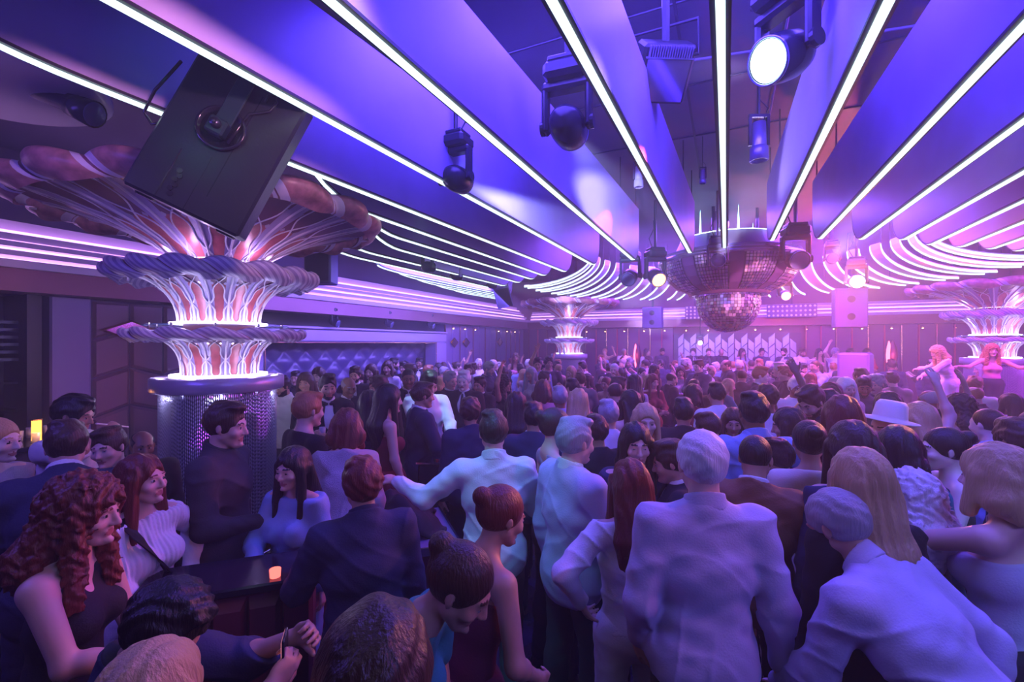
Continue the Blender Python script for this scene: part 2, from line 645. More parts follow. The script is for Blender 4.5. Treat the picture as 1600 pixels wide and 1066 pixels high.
# hexagon cushions
root = empty('hexagon_panel', (-1.75, 17.14, 0))
tag(root, 'pale wall panel of raised hexagonal cushions under the mirror ball', 'wall panel')
m = MB()
hw, hh = .20, .34
for c in range(-1, 21):
    for r in range(1, 7):
        cx = c * hw + .1
        cz = r * hh * 1.02 + (hh * .51 if c % 2 else 0)
        if cx < .15 or cx > 3.85 or cz > 2.3:
            continue
        # half-hexagon lozenges: left and right facets with different tilt
        top, bot = cz + hh * .49, cz - hh * .49
        sk = .085 * (1 if c % 2 else -1)
        p = [(cx - hw / 2 + .006, 0, bot - sk), (cx + hw / 2 - .006, 0, bot + sk), (cx + hw / 2 - .006, 0, top + sk), (cx - hw / 2 + .006, 0, top - sk)]
        q = [(cx + (a[0] - cx) * .86, -.045 - (.03 if (a[0] - cx) * sk > 0 else 0), cz + (a[2] - cz) * .88) for a in p]
        m.add(p + q, [(4, 5, 6, 7), (0, 1, 5, 4), (1, 2, 6, 5), (2, 3, 7, 6), (3, 0, 4, 7)])
m.build('cushions', mat('pearl_leather', (0.55, 0.50, 0.70), 0.3), root)
MB().box((.07, .0, 0), (3.93, .1, 2.5)).build('backing', LEATD, root)
area('hex_light', (0.3, 16.4, 2.68), (0.3, 17.1, 1.6), 3.6, .2, 22, (0.55, 0.45, 1.0))
# neon leaf lamps
for (px, nm) in ((993, 'slim upright pink neon leaf lamp left of the mirror ball'), (1389, 'slim upright pink neon leaf lamp on the back wall toward the right')):
    p = at(px, 556, 15.6 if px < 1200 else 12.4)
    root = empty('neon_leaf_lamp', (p.x, p.y, 0))
    tag(root, nm, 'lamp')
    m = MB()
    zc = p.z
    m.tube([(0, 0, zc - .40 + .8 * k / 14) for k in range(15)], [.012 + .055 * sin(pi * k / 14) for k in range(15)], 10)
    m.build('glowing_leaf', glow('neon_pink', (1.0, .12, .22), 4.5), root, True)
    m = MB()
    m.tube([(0.09, 0, zc - .42 + .84 * k / 14) for k in range(15)], [.02 + .09 * sin(pi * k / 14) for k in range(15)], 10)
    m.build('shade', mat('plum_dark', (.10, .01, .05), .4), root, True)
    MB().box((-.02, -.02, 0), (.02, .02, zc - .40)).box((-.15, -.15, 0), (.15, .15, .03)).build('stand', DARKM, root)
    point('neon_light', (p.x, p.y - .25, zc), 8, (1, .15, .3), .1)

# dotted light panels and boxes on the far cornice
for (px, py, d, w, h, nm) in ((1086, 489, 15.5, .62, .46, 'small perforated light panel above the far wall, left of the mirror ball'),
                              (1236, 486, 14.3, 1.35, .42, 'wide perforated light panel above the far wall, right of the mirror ball')):
    p = at(px, py, d)
    root = empty('blinder_panel', (p.x, 16.55, p.z))
    tag(root, nm, 'light panel')
    MB().box((-w / 2, 0, -h / 2), (w / 2, .12, h / 2), bev=.02).build('housing', mat('violet_case', (.2, .12, .3), .5), root)
    m = MB()
    nx, nz = int(w / .12), int(h / .11)
    for i in range(nx):
        for j in range(nz):
            a, b = -w / 2 + w * (i + .5) / nx, -h / 2 + h * (j + .5) / nz
            vs = [(a + .034 * cos(t * pi / 4), -.006, b + .034 * sin(t * pi / 4)) for t in range(8)]
            m.add(vs, [tuple(range(8))])
    m.build('dot_pattern', glow('pale_dots', (.75, .40, .95), .9), root)
    MB().box((-.03, .02, h / 2), (.03, .08, 4.7 - p.z)).build('bracket', BLACK, root)
o = None
for (px, py, d, w, h, nm) in ((1020, 497, 13.4, .55, .62, 'hanging dark speaker box left of the mirror ball, before the far cornice'),
                              (1327, 482, 10.5, .62, 0.9, 'hanging dark speaker box under the orange flaring spotlight')):
    p = at(px, py, d)
    root = empty('speaker_box', p)
    tag(root, nm, 'speaker')
    MB().box((-w / 2, -.2, -h / 2), (w / 2, .2, h / 2), bev=.02).build('cabinet', mat('case_violet', (.12, .07, .22), .5), root)
    m = MB()
    for zz in (-.22, .22):
        m.lathe([(.001, 0), (.06, .0), (.16 * w / .6, .03), (.18 * w / .6, .03)], 16)
        for i in range(len(m.V) - 64, len(m.V)):
            v = m.V[i]
            m.V[i] = Vector((v.x, -.205 + v.z, v.y + zz * h))
    m.build('drivers', BLACK, root, True)
    MB().box((-.03, -.03, h / 2), (.03, .03, 4.7 - p.z)).build('hanger', BLACK, root)
# dark service ducts and grid on the ceiling
GRID = mat('ceiling_line', (.02, .02, .04), .5)
root = empty('ceiling_grid', (0, 0, 4.7))
tag(root, 'thin dark joint lines and conduits across the ceiling between the fins', 'ceiling trim')
m = MB()
for y in (1.2, 2.4, 3.6, 4.8, 6.0):
    m.box((-2.6, y - .008, -.012), (3.6, y + .008, 0))
for x in (-.35, .42):
    m.box((x - .012, -1, -.012), (x + .012, 7.2, 0))
m.build('joint_lines', GRID, root)
m = MB()
m.tube([(.2, 2.6, -.05), (1.9, 2.9, -.05)], .012)
m.tube([(-.9, 4.2, -.05), (1.4, 4.6, -.05)], .012)
m.tube([(.42, -1, -.10), (.42, 7, -.10)], .01)
m.build('conduits', mat('conduit', (.3, .28, .45), .4, .5), root)

# ================================================================== CEILING FINS
ZB = 3.45
finlab = {}


def fin(xn, yn, xf, yf, label, hn=.42, hf=.85, rn=0, rf=.36, zb=ZB, th=.075, sw=.035, rl=None):
    """upright board along the room with a light strip on its lower edge"""
    L = sqrt((xf - xn) ** 2 + (yf - yn) ** 2)
    ss = []
    if rn:
        ln = rl or rn
        ss += [ln * (1 - cos(a * pi / 2 / 8)) for a in range(9)]
    else:
        ss += [0]
    s0 = ss[-1]
    nmid = 10
    ss += [s0 + (L - rf - s0) * k / nmid for k in range(1, nmid + 1)]
    ss += [L - rf + rf * sin(a * pi / 2 / 8) for a in range(1, 9)]
    pts = []
    tops = []
    for s in ss:
        z = zb
        if rn and s < (rl or rn):
            q = 1 - s / (rl or rn)
            z = zb + rn * (1 - sqrt(max(0, 1 - q * q)))
        if s > L - rf:
            q = (s - (L - rf)) / rf
            z = zb + rf * (1 - sqrt(max(0, 1 - q * q)))
        t = s / L
        pts.append((xn + (xf - xn) * t, yn + (yf - yn) * t, z))
        tops.append(max(zb + hn + (hf - hn) * t, z + .02) - z)
    root = empty('ceiling_fin', (xn, yn, zb))
    off = Vector((-xn, -yn, -zb))
    lp = [Vector(p) + off for p in pts]
    m = MB().sweep(lp, th, .01, tops)
    b = m.build('board', FINM, root)
    m = MB().sweep([p for p in lp], th + .004, -.004, .012)
    m.build('edge_channel', FINE, root)
    m = MB().sweep([p + Vector((0, 0, -.004)) for p in lp], sw, -.012, .0)
    m.build('light_strip', STRIP, root)
    m = MB()
    k = 0
    for s in (.15, .5, .85):
        i = int(s * (len(lp) - 1))
        p = lp[i]
        m.tube([(p.x, p.y, p.z + tops[i] - .01), (p.x, p.y, 4.7 - zb)], .008)
    m.build('hanger_rods', BLACK, root)
    tag(root, label, 'ceiling fin', 'fins of the ceiling canopy')
    return root


CX, CYc = 0.15, 9.9


def yend(x, r=3.0):
    dx = x - CX
    if abs(dx) < r - .05:
        return CYc - sqrt(r * r - dx * dx)
    return 9.3


Z0 = ZB - CH
# (near x ratio to Z, far x, far y, name)
fin(-0.02, -1.2, -0.02, 6.85, 'middle ceiling fin whose light strip runs straight at the mirror ball', hn=.12, hf=.12, rf=.12)
fin(-0.66, -1.2, -0.46, 7.25, 'first ceiling fin left of the middle one', hn=.5, hf=.8)
fin(-1.37, -1.2, -1.30, 7.45, 'second ceiling fin left of the middle one')
fin(-2.14, -1.2, -1.98, 7.6, 'third ceiling fin left of the middle, passing over the big black speaker')
fin(-2.90, .55, -2.62, 8.1, 'fourth ceiling fin left of the middle, passing behind the big black speaker', rn=.12, rl=.6)
fin(.58, -1.2, .52, 6.85, 'first ceiling fin right of the middle, brightly lit on its face', hn=.5, hf=.8)
fin(1.13, -1.2, 1.05, 7.0, 'second ceiling fin right of the middle one', hn=.45, hf=.8)
fin(1.62, -1.2, 1.52, 7.25, 'third ceiling fin right of the middle one', hn=.4)
fin(2.10, -1.2, 2.0, 7.5, 'fourth ceiling fin right of the middle one', hn=.4)
ords = ['fifth', 'sixth', 'seventh', 'eighth', 'ninth', 'tenth', 'eleventh', 'twelfth', 'thirteenth', 'fourteenth']
for i, (x, xf) in enumerate(((2.50, 2.42), (2.92, 2.85), (3.34, 3.28), (3.74, 3.7), (4.12, 4.1), (4.46, 4.44))):
    fin(x, -0.5, xf, 8.1 + .35 * i, ords[i] + ' ceiling fin right of the middle one', hn=.32, hf=.55, rf=.45)
for i, (x, y0, rn) in enumerate(((-3.25, 2.75, .42), (-3.65, 3.7, .42), (-4.1, 4.3, .42), (-4.62, 4.35, .2), (-5.05, 4.6, .12), (-5.42, 6.1, .06), (-5.62, 6.9, .06), (-5.80, 7.7, .06), (-5.96, 8.6, .06), (-6.1, 9.5, .06))):
    fin(x, y0, x + .12, 8.5 + .35 * i + (1 if i > 4 else 0), ords[i] + ' ceiling fin left of the middle, starting beyond the near flower column', hn=.45, hf=.5, rn=rn, rl=.75, rf=.5)

# radial ribs around the far half of the opening
nr = 19
RIBM = mat('rib_white', (0.72, 0.66, 0.85), 0.4)
for i in range(nr):
    a = radians(-97 + 194 * i / (nr - 1))
    ri = 2.75
    ro = 4.25
    pts = []
    for k in range(13):
        t = k / 12 * pi / 2
        r = ri + (ro - ri) * (1 - cos(t))
        z = 4.05 - (4.05 - 3.40) * sin(t)
        pts.append((sin(a) * r, cos(a) * r, z - 3.4))
    root = empty('canopy_rib', (CX, CYc, 3.4))
    w = .27
    MB().sweep(pts, w, .02, .05).build('panel', RIBM, root)
    # side strips: offset laterally
    lat = Vector((cos(a), -sin(a), 0)) * (w / 2)
    for sgn in (-1, 1):
        MB().sweep([Vector(p) + lat * sgn for p in pts], .024, -.005, .03).build('light_strip', STRIP, root)
    m = MB()
    p = Vector(pts[3])
    m.tube([(p.x, p.y, p.z + .03), (p.x, p.y, 1.3)], .008)
    p = Vector(pts[9])
    m.tube([(p.x, p.y, p.z + .03), (p.x, p.y, 1.3)], .008)
    m.build('hanger_rods', BLACK, root)
    if i < nr // 2:
        lb = ['leftmost', 'second', 'third', 'fourth', 'fifth', 'sixth', 'seventh', 'eighth', 'ninth'][i] + ' curved lit rib counted from the left of the opening around the mirror ball'
    elif i == nr // 2:
        lb = 'curved lit rib straight behind the mirror ball'
    else:
        lb = ['rightmost', 'second', 'third', 'fourth', 'fifth', 'sixth', 'seventh', 'eighth', 'ninth'][nr - 1 - i] + ' curved lit rib counted from the right of the opening around the mirror ball'
    tag(root, lb, 'ceiling rib', 'curved ribs around the far side of the opening')
# ================================================================== FLOWER COLUMNS
PET_L = mat('petal_lilac', (0.40, 0.34, 0.62), 0.35, bump=(30, .25, (1, 1, .3)))
PET_R = mat('petal_copper', (0.42, 0.10, 0.12), 0.35, vary=(9, .3))
PET_D = mat('petal_plum', (0.16, 0.05, 0.12), 0.35)
LACE = mat('lace_white', (0.85, 0.82, 0.95), 0.4)
JEW = mat('jewel_tile', (0.75, 0.72, 0.95), 0.1, 0.3)
LIPS_ = mat('lip_stripe', (0.72, 0.68, 0.90), 0.35)


def tier(parent, z0, r0, z1, r1, N, lip, bend=2.0, drop=1.35, name='flower_tier', jew=True, lw=.007, stripes=True):
    """one flared lace bowl: z0,r0 base circle; z1,r1 rim; N petals; lip radius"""
    nt = 20
    na = N * 24
    V = []
    Fc = []
    M = []

    def pos(t, a, off=0.0):
        ph = (a * N / (2 * pi)) % 1.0
        sc = abs(sin(pi * ph))            # 0 at petal joints
        r = r0 + (r1 - r0) * t ** bend
        z = z0 + (z1 - z0) * (1 - (1 - t) ** drop)
        # petals belly outward near the rim, joints pulled in
        r += (sc - .6) * .05 * r1 * t ** 3 + off
        return Vector((r * cos(a), r * sin(a), z - (1 - sc) * .03 * t ** 3))
    for i in range(nt + 1):
        for k in range(na):
            V.append(pos(i / nt, 2 * pi * k / na))
    for i in range(nt):
        t = (i + .5) / nt
        for k in range(na):
            j = (k + 1) % na
            Fc.append((i * na + k, i * na + j, (i + 1) * na + j, (i + 1) * na + k))
            ph = ((k + .5) / 24) % 1.0
            w = .30 - .14 * t
            M.append(0 if (ph < w or ph > 1 - w) else (1 if t < .62 else 2))
    b = link_mesh('petal_bowl', V, Fc, [PET_L, PET_R, PET_D], parent, True, M)
    # rolled lip with scallops and hanging tips
    V = []
    Fc = []
    M = []
    nl = 9
    for i in range(nl + 1):
        for k in range(na):
            a = 2 * pi * k / na
            ph = (k / 24) % 1.0
            sc = abs(sin(pi * ph))
            rho = lip * (.80 + .30 * sc)
            f = i / nl * radians(205)
            base = pos(1.0, a)
            R = base.xy.length + rho * sin(f) + lip * .25 * (i / nl) * sc
            z = base.z + lip * .5 * sin(f / 205 * 180 * 1.0) * .6 - rho * (1 - cos(f)) + rho * .6
            if i == nl:
                z -= lip * .55 * sc ** 2
                R -= lip * .25
            if i == 0:
                R -= lip * .1
                z = base.z
            a += i * (.035 if stripes else .016)
            V.append((R * cos(a), R * sin(a), z))
    for i in range(nl):
        for k in range(na):
            j = (k + 1) % na
            Fc.append((i * na + k, i * na + j, (i + 1) * na + j, (i + 1) * na + k))
            q = k % 24
            M.append(2 if q == 23 else ((k // 2) % 2 if stripes else (0 if q in (0, 1, 2, 22, 21) else 1)))
    link_mesh('rolled_lip', V, Fc, [LIPS_, PET_L if stripes else mat('lip_copper', (.40, .19, .24), .35, vary=(14, .35)), PET_D], parent, True, M)
    # white lace: ogee lattice
    m = MB()
    nf = N
    lat = 2 * pi / nf
    tw = 1.5
    for k in range(nf):
        for sg in (-1, 1):
            pts = []
            for i in range(27):
                t = i / 26 * .985
                u = t ** .85 * tw
                a = lat * (k + .5) + sg * lat * (u + .10 * sin(2 * pi * u * 2))
                pts.append(pos(t, a, .008))
            m.tube(pts, [lw * (1.15 - .3 * i / 26) for i in range(27)], 4, cap=False)
    for k in range(nf):
        m.tube([pos(i / 12 * .99, lat * k, .012) for i in range(13)], [lw * 1.5] * 13, 5, cap=False)
    m.build('lace_lattice', LACE, parent, True)
    if jew:
        m = MB()
        for k in range(nf * 2):
            a = lat * (k / 2 + .25)
            for t, s in ((.86, .024), (.60, .018)):
                c = pos(t, a, .012)
                up = (pos(t + .04, a, .012) - pos(t - .04, a, .012)).normalized()
                sd = Vector((-sin(a), cos(a), 0))
                q = s * (r1 / .9)
                m.add([c - up * q * 1.2, c + sd * q * .8, c + up * q * 1.2, c - sd * q * .8], [(0, 1, 2, 3)])
        m.build('jewel_tiles', JEW, parent)
    return b


def flower_column(loc, label):
    root = empty('flower_column', loc)
    tag(root, label, 'column', 'three-tier flower columns')
    zl = 1.835
    m = MB().lathe([(.40, .05), (.40, zl - .14)], 40)
    m.build('core', mat('core_dark', (.05, .05, .12), .2, .6), root, True)
    m = MB().lathe([(.545, zl - .135), (.56, zl - .12), (.56, zl - .01), (.545, zl), (.36, zl)], 56)
    m.lathe([(.545, zl - .135), (.42, zl - .135)], 56)
    m.build('ledge', mat('ledge_satin', (.50, .44, .66), .3, .3), root, True)
    m = MB().lathe([(.50, 0), (.50, .10), (.46, .12)], 48)
    m.build('plinth', BLACKG, root, True)
    # bead curtain strands
    m = MB()
    n = 190
    rb = random.Random(3)
    for k in range(n):
        a = 2 * pi * k / n
        x, y = .485 * cos(a), .485 * sin(a)
        zz = zl - .14
        zb = .42 + .05 * sin(a * 3)
        oz = rb.uniform(0, .034)
        st = int((zz - zb) / .034)
        pts = []
        rs = []
        for i in range(st * 2 + 1):
            pts.append((x, y, zz - oz * (i > 0) - i * .017))
            rs.append(.0066 if i % 2 else .0018)
        m.tube(pts, rs, 4, cap=False)
    o = m.build('bead_curtain', mat('bead', (.75, .72, .95), .12, .55), root)
    o['kind'] = 'stuff'
    # glow rings
    W1 = glow('ring_white', (.72, .62, 1.0), 9)
    for (r, z) in ((.37, zl + .015),):
        m = MB().lathe([(r, z - .01), (r + .04, z - .01), (r + .04, z + .008), (r, z + .008), (r, z - .01)], 40)
        m.build('glow_ring', W1, root)
    tier(root, zl, .31, 2.26, .70, 14, .052, 2.6, 1.5, lw=.006)
    # glass shelf
    m = MB().lathe([(.0, 2.31), (.60, 2.31), (.61, 2.318), (.60, 2.326), (.0, 2.326)], 48)
    m.build('glass_shelf', mat('shelf_glass', (.4, .65, .9), .04, 0, alpha=.45), root, True)
    m = MB().lathe([(.35, 2.33), (.41, 2.33), (.41, 2.35), (.35, 2.35), (.35, 2.33)], 40)
    m.build('glow_ring', W1, root)
    m = MB()
    for k in range(10):
        a = 2 * pi * k / 10
        m.tube([(.56 * cos(a), .56 * sin(a), 2.25), (.56 * cos(a), .56 * sin(a), 2.335)], .01, 6)
    m.build('shelf_posts', CHROME, root)
    tier(root, 2.34, .33, 2.83, .80, 16, .075, 2.1, 1.35)
    m = MB().lathe([(.30, 2.93), (.36, 2.93), (.36, 2.95), (.30, 2.95), (.30, 2.93)], 40)
    m.build('glow_ring', W1, root)
    m = MB().lathe([(.30, 1.83), (.30, 3.0)], 24)
    m.build('inner_tube', mat('inner_plum', (.25, .08, .14), .4), root, True)
    tier(root, 2.80, .28, 3.42, 1.40, 16, .082, 1.6, 1.15, lw=.0075, stripes=False)
    m = MB().lathe([(.26, 2.95), (.26, 4.7 - loc[2])], 24)
    m.build('upper_stem', BLACK, root, True)
    return root


def col_lights(x, y, k=1.0):
    for i in range(6):
        a = pi / 3 * i
        point('column_light', (x + .49 * cos(a), y + .49 * sin(a), 1.90), 1.6 * k, (.62, .50, 1.0), .03)
        point('column_light', (x + .52 * cos(a), y + .52 * sin(a), 2.40), 2.2 * k, (.60, .48, 1.0), .03)
        point('column_light', (x + .50 * cos(a), y + .50 * sin(a), 2.93), 2.4 * k, (.72, .45, 1.0), .03)
        point('column_light', (x + .515 * cos(a + .5), y + .515 * sin(a + .5), 1.66), 2.2 * k, (.62, .60, 1.0), .015)


c0 = flower_column((-4.5, 2.83, 0), 'large copper and lilac three-tier flower column in the left foreground')
c1 = copy_tree(c0)
c1.location = (-4.40, 13.5, 0)
c1['label'] = 'distant white-lit three-tier flower column left of the mirror ball'
c2 = copy_tree(c0)
c2.location = (5.35, 13.6, 0)
c2['label'] = 'white-lit three-tier flower column at the right edge behind the performers'
col_lights(-4.5, 2.83)
for (x, y) in ((-4.4, 13.5), (5.35, 13.6)):
    for i in range(3):
        a = 2 * pi / 3 * i + .3 - pi / 2
        point('column_light', (x + .52 * cos(a), y + .52 * sin(a), 1.95), 6, (.70, .62, 1.0), .04)
        point('column_light', (x + .56 * cos(a), y + .56 * sin(a), 2.44), 10, (.70, .62, 1.0), .04)
        point('column_light', (x + .55 * cos(a), y + .55 * sin(a), 2.95), 10, (.70, .55, 1.0), .04)
# little bottles standing on the far column's ledge
for k in range(2):
    o = MB().lathe([(.001, 0), (.035, .0), (.035, .16), (.013, .22), (.013, .28)], 10, capt=True).build('ledge_bottle', BOT[1], None, True)
    o.location = (-4.40 - .12 + .14 * k, 13.0, 1.835)
    tag(o, ('left' if k == 0 else 'right') + ' one of two pale bottles on the ledge of the distant flower column', 'bottle', 'bottles on the ledge of the distant flower column')

# ================================================================== MIRROR BALL AND RING
B0 = Vector((.03, 9.7, 0))
root = empty('mirror_ball', (B0.x, B0.y, 2.93))
tag(root, 'faceted mirror ball hanging under the tiled ring in the middle of the room', 'mirror ball')
R = .56
TIL = [mat('tile_%d' % i, c, .28 + .04 * i, 1.0) for i, c in enumerate(((.85, .82, .95), (.62, .45, .75), (.95, .72, .80), (.45, .35, .65)))]
m = MB()
nk = 30
for k in range(nk):
    la0 = -pi / 2 + pi * k / nk
    la1 = -pi / 2 + pi * (k + 1) / nk
    lm = (la0 + la1) / 2
    n = max(6, int(2 * nk * cos(lm)))
    for j in range(n):
        g = .055
        b0, b1 = 2 * pi * (j + g) / n, 2 * pi * (j + 1 - g) / n
        c0_, c1_ = la0 + (la1 - la0) * g, la1 - (la1 - la0) * g
        vs = []
        # planar tile with a slight individual tilt
        t1, t2 = random.uniform(-.007, .007), random.uniform(-.007, .007)
        for (la, bb, q) in ((c0_, b0, t1 + t2), (c0_, b1, t1 - t2), (c1_, b1, -t1 - t2), (c1_, b0, -t1 + t2)):
            rr = R + .002 + q
            vs.append((rr * cos(la) * cos(bb), rr * cos(la) * sin(bb), rr * sin(la)))
        m.add(vs, [(0, 1, 2, 3)], random.choice((0, 0, 0, 1, 1, 2, 3)))
m.build('mirror_tiles', TIL, root)
MB().sphere((0, 0, 0), R - .012, 32, 20).build('core', BLACKG, root, True)
MB().tube([(0, 0, R - .02), (0, 0, 1.77)], .02).build('spindle', CHROME, root)

root = empty('tiled_ring', (B0.x, B0.y, 3.10))
tag(root, 'great tapered chandelier ring with mosaic mirror bands above the mirror ball', 'chandelier')
m = MB()
# conical tiled skirt: bands of tiles alternate with smooth plum staves
nst = 28
prof = [(.72, .02), (.95, .12), (1.10, .26), (1.20, .44), (1.24, .60)]
for s_ in range(nst):
    a0, a1 = 2 * pi * s_ / nst, 2 * pi * (s_ + 1) / nst
    if s_ % 3 == 0:
        g = .02
        vs = []
        for (r, z) in prof:
            vs += [(r * cos(a0 + g), r * sin(a0 + g), z), (r * cos(a1 - g), r * sin(a1 - g), z)]
        m.add(vs, [(i * 2, i * 2 + 1, i * 2 + 3, i * 2 + 2) for i in range(len(prof) - 1)], 4)
    else:
        for i in range(len(prof) - 1):
            (ra, za), (rb, zb_) = prof[i], prof[i + 1]
            for q in range(3):
                for w in range(5):
                    f0, f1 = (q + .08) / 3, (q + .92) / 3
                    b0, b1 = a0 + (a1 - a0) * (w + .1) / 5, a0 + (a1 - a0) * (w + .9) / 5
                    r0, z0, r1, z1 = ra + (rb - ra) * f0, za + (zb_ - za) * f0, ra + (rb - ra) * f1, za + (zb_ - za) * f1
                    t = random.uniform(-.006, .006)
                    m.add([((r0 + t) * cos(b0), (r0 + t) * sin(b0), z0), (r0 * cos(b1), r0 * sin(b1), z0), (r1 * cos(b1), r1 * sin(b1), z1), ((r1 - t) * cos(b0), (r1 - t) * sin(b0), z1)], [(0, 1, 2, 3)], random.choice((0, 0, 1, 2, 3)) if s_ % 3 == 1 else random.choice((3, 1, 3, 0)))
m.build('mosaic_skirt', TIL + [mat('plum_stave', (.14, .06, .20), .25, .5)], root)
MB().lathe([(.70, .03), (.93, .13), (1.08, .27), (1.18, .45), (1.21, .60)], 56).build('skirt_backing', BLACKG, root, True)
MB().lathe([(.72, .02), (.70, -.03), (.60, -.03), (.60, .04), (.70, .05)], 48).build('lower_collar', mat('collar_plum', (.2, .1, .25), .25, .6), root, True)
MB().lathe([(1.20, .58), (1.28, .60), (1.28, .66), (1.16, .68), (1.16, .72), (1.22, .74)], 56).build('rim_moulding', mat('rim_chrome', (.5, .45, .7), .2, .9), root, True)
m = MB().lathe([(1.02, .70), (.86, 1.05), (.80, 1.05), (.94, .70)], 48)
m.build('upper_drum', mat('drum_violet', (.16, .12, .36), .4), root, True)
m = MB().lathe([(.78, 1.045), (.86, 1.045), (.86, 1.06), (.78, 1.06), (.78, 1.045)], 40)
m.build('glow_ring', glow('ring_cyan', (.55, .75, 1.0), 8), root)
m = MB()
for k in range(8):
    a = 2 * pi * k / 8 + .2
    m.add([(.83 * cos(a) - .02, .83 * sin(a), 1.06), (.83 * cos(a) + .02, .83 * sin(a), 1.06), (.83 * cos(a), .83 * sin(a), 1.50), (.83 * cos(a), .83 * sin(a) + .02, 1.06)], [(0, 1, 2), (1, 3, 2), (3, 0, 2)])
m.build('light_fins', glow('fin_cyan', (.45, .95, 1.0), 5), root)
m = MB()
for k in range(3):
    a = 2 * pi * k / 3
    MB().tube([(.5 * cos(a), .5 * sin(a), .3), (.5 * cos(a), .5 * sin(a), 1.6)], .03).build('suspension_rod', BLACK, root)

PXC = at(1505, 590, 8.3)
# ================================================================== MOVING HEADS
HOUS = mat('fixture_black', (0.025, 0.025, 0.05), 0.25)


def moving_head(loc, tgt, label, s=1.0, lens=None, hang=True, cat='stage light'):
    """hanging moving-head light: base, yoke, head, lens; loc is the head centre"""
    root = empty('moving_head_light', loc, 0, s)
    tag(root, label, cat, None)
    d = (Vector(tgt) - Vector(loc)).normalized()
    az = atan2(d.y, d.x) - pi / 2
    root.rotation_euler = (0, 0, az)
    el = math.asin(max(-1, min(1, d.z)))
    X = Matrix.Rotation(el, 4, 'X')          # head looks along +Y tilted by el
    m = MB()
    m.box((-.15, -.13, .30), (.15, .13, .42), bev=.03)
    m.box((-.12, -.10, .42), (.12, .10, .46), bev=.01)
    m.build('base', HOUS, root)
    m = MB()
    for sg in (-1, 1):
        m.box((sg * .155 - .022, -.05, -.04), (sg * .155 + .022, .05, .27), bev=.015)
        m.X = Matrix.Rotation(pi / 2, 4, 'Y')
        m.lathe([(.05, sg * .178 - .012), (.05, sg * .178 + .012)], 14, (0, 0, 0), capb=True, capt=True)
        m.X = Matrix.Identity(4)
    m.box((-.175, -.06, .24), (.175, .06, .31), bev=.02)
    m.build('yoke', HOUS, root)
    m = MB()
    m.X = X @ Matrix.Rotation(-pi / 2, 4, 'X')
    m.lathe([(.001, -.15), (.06, -.145), (.10, -.11), (.125, -.04), (.13, .04), (.128, .11), (.12, .15), (.118, .155), (.105, .15)], 28)
    hd = m.build('head', HOUS, root, True)
    m = MB()
    m.X = X @ Matrix.Rotation(-pi / 2, 4, 'X')
    m.lathe([(.108, .15), (.09, .165), (.05, .175), (.001, .178)], 24)
    m.build('lens', lens or LENS, hd, True)
    m = MB()
    m.X = X @ Matrix.Rotation(-pi / 2, 4, 'X')
    m.lathe([(.119, .14), (.124, .145), (.124, .158), (.117, .162), (.112, .155)], 28)
    m.build('bezel', mat('bezel_metal', (.4, .4, .6), .2, .9), hd, True)
    if hang:
        m = MB()
        top = (4.7 - loc[2]) / s
        m.tube([(0, 0, .45), (0, 0, top)], .022)
        m.tube([(.05, 0, .46), (.12, .03, .60), (.05, .05, .75), (.03, 0, min(top, .9))], .008)
        m.build('hanging_pipe', BLACK, root)
    return root, d


def mh(px, py, d, tgt, label, s=1.0, on=None, beam=None, hang=True):
    p = at(px, py, d)
    lens = glow('lens_' + on[0], on[1], on[2]) if on else None
    r, dr = moving_head(p, tgt, label, s, lens, hang)
    if beam:
        spot('beam', p + dr * .19 * s, Vector(tgt), *beam)
    return p


WHT = ('white', (.60, .95, 1.0), 6)
mh(1228, 88, 2.55, (-1.6, 1.0, 2.6), 'large moving head light with a lit lens hanging right of the middle fin', 1.0, WHT, (700, LIL, 26, .6))
mh(886, 196, 3.05, (-1.28, 7.2, 3.75), 'dark moving head light hanging between the two fins left of the middle', .95, None, (3000, (.45, .48, 1.0), 26, .6))
mh(712, 279, 3.68, (-2.02, 9.0, 3.9), 'moving head light throwing a white beam along the fins above the alcove', .8, WHT, (5000, (.40, .45, 1.0), 15, .5))
for i, (px, py, d) in enumerate(((668, 417, 7.4), (712, 431, 8.6), (768, 445, 10.2))):
    p = at(px, py, d)
    mh(px, py, d, (p.x + .8, p.y + 4, p.z + .15), ['nearest', 'middle', 'farthest'][i] + ' of three small spotlights in line under the left canopy fins', .7,
       ('white2', (.75, .85, 1.0), 16), (2500, (.50, .50, 1.0), 15, .5))
# clamped around the ring
mh(985, 432, 8.4, (-2, 5, 1.5), 'dark moving head light at the far left of the chandelier ring', 1.1)
mh(1024, 432, 8.1, (.8, 5.5, 1.2), 'moving head light with glowing orange lens on the left of the ring', 1.1, ('orange', (1, .42, .16), 5), (120, ORA, 40, .5))
mh(1121, 410, 7.6, (.50, 2.8, 4.0), 'round dark moving head light hung at the front centre of the chandelier ring', .95, None, (2600, (.55, .45, 1.0), 14, .6))
mh(1243, 405, 7.4, (2.2, 4.0, 2.0), 'large dark moving head light on the right of the chandelier ring', 1.25)
mh(1226, 461, 9.6, (2.0, 5.0, 1.3), 'moving head light with glowing orange lens low behind the ring on the right', .8, ('orange', (1, .42, .16), 5))
pf = mh(1338, 440, 8.6, (1.3, 0.5, 2.0), 'blazing orange-white moving head light facing the camera on the right', 1.0, ('flare', (1, .72, .35), 120), (500, ORA, 50, .8))
point('flare_light', pf + Vector((-.2, -.25, -.05)), 420, (1, .16, .22), .06)
spot('performer_spot', (2.6, 7.4, 4.3), (PXC.x, PXC.y, 1.6), 1300, (1, .02, .38), 22, .5, .05)
mh(1300, 405, 9.0, (1.35, 2.0, 3.9), 'small dark moving head light up behind the blazing one', .8, None, (2600, (.50, .40, 1.0), 14, .6))
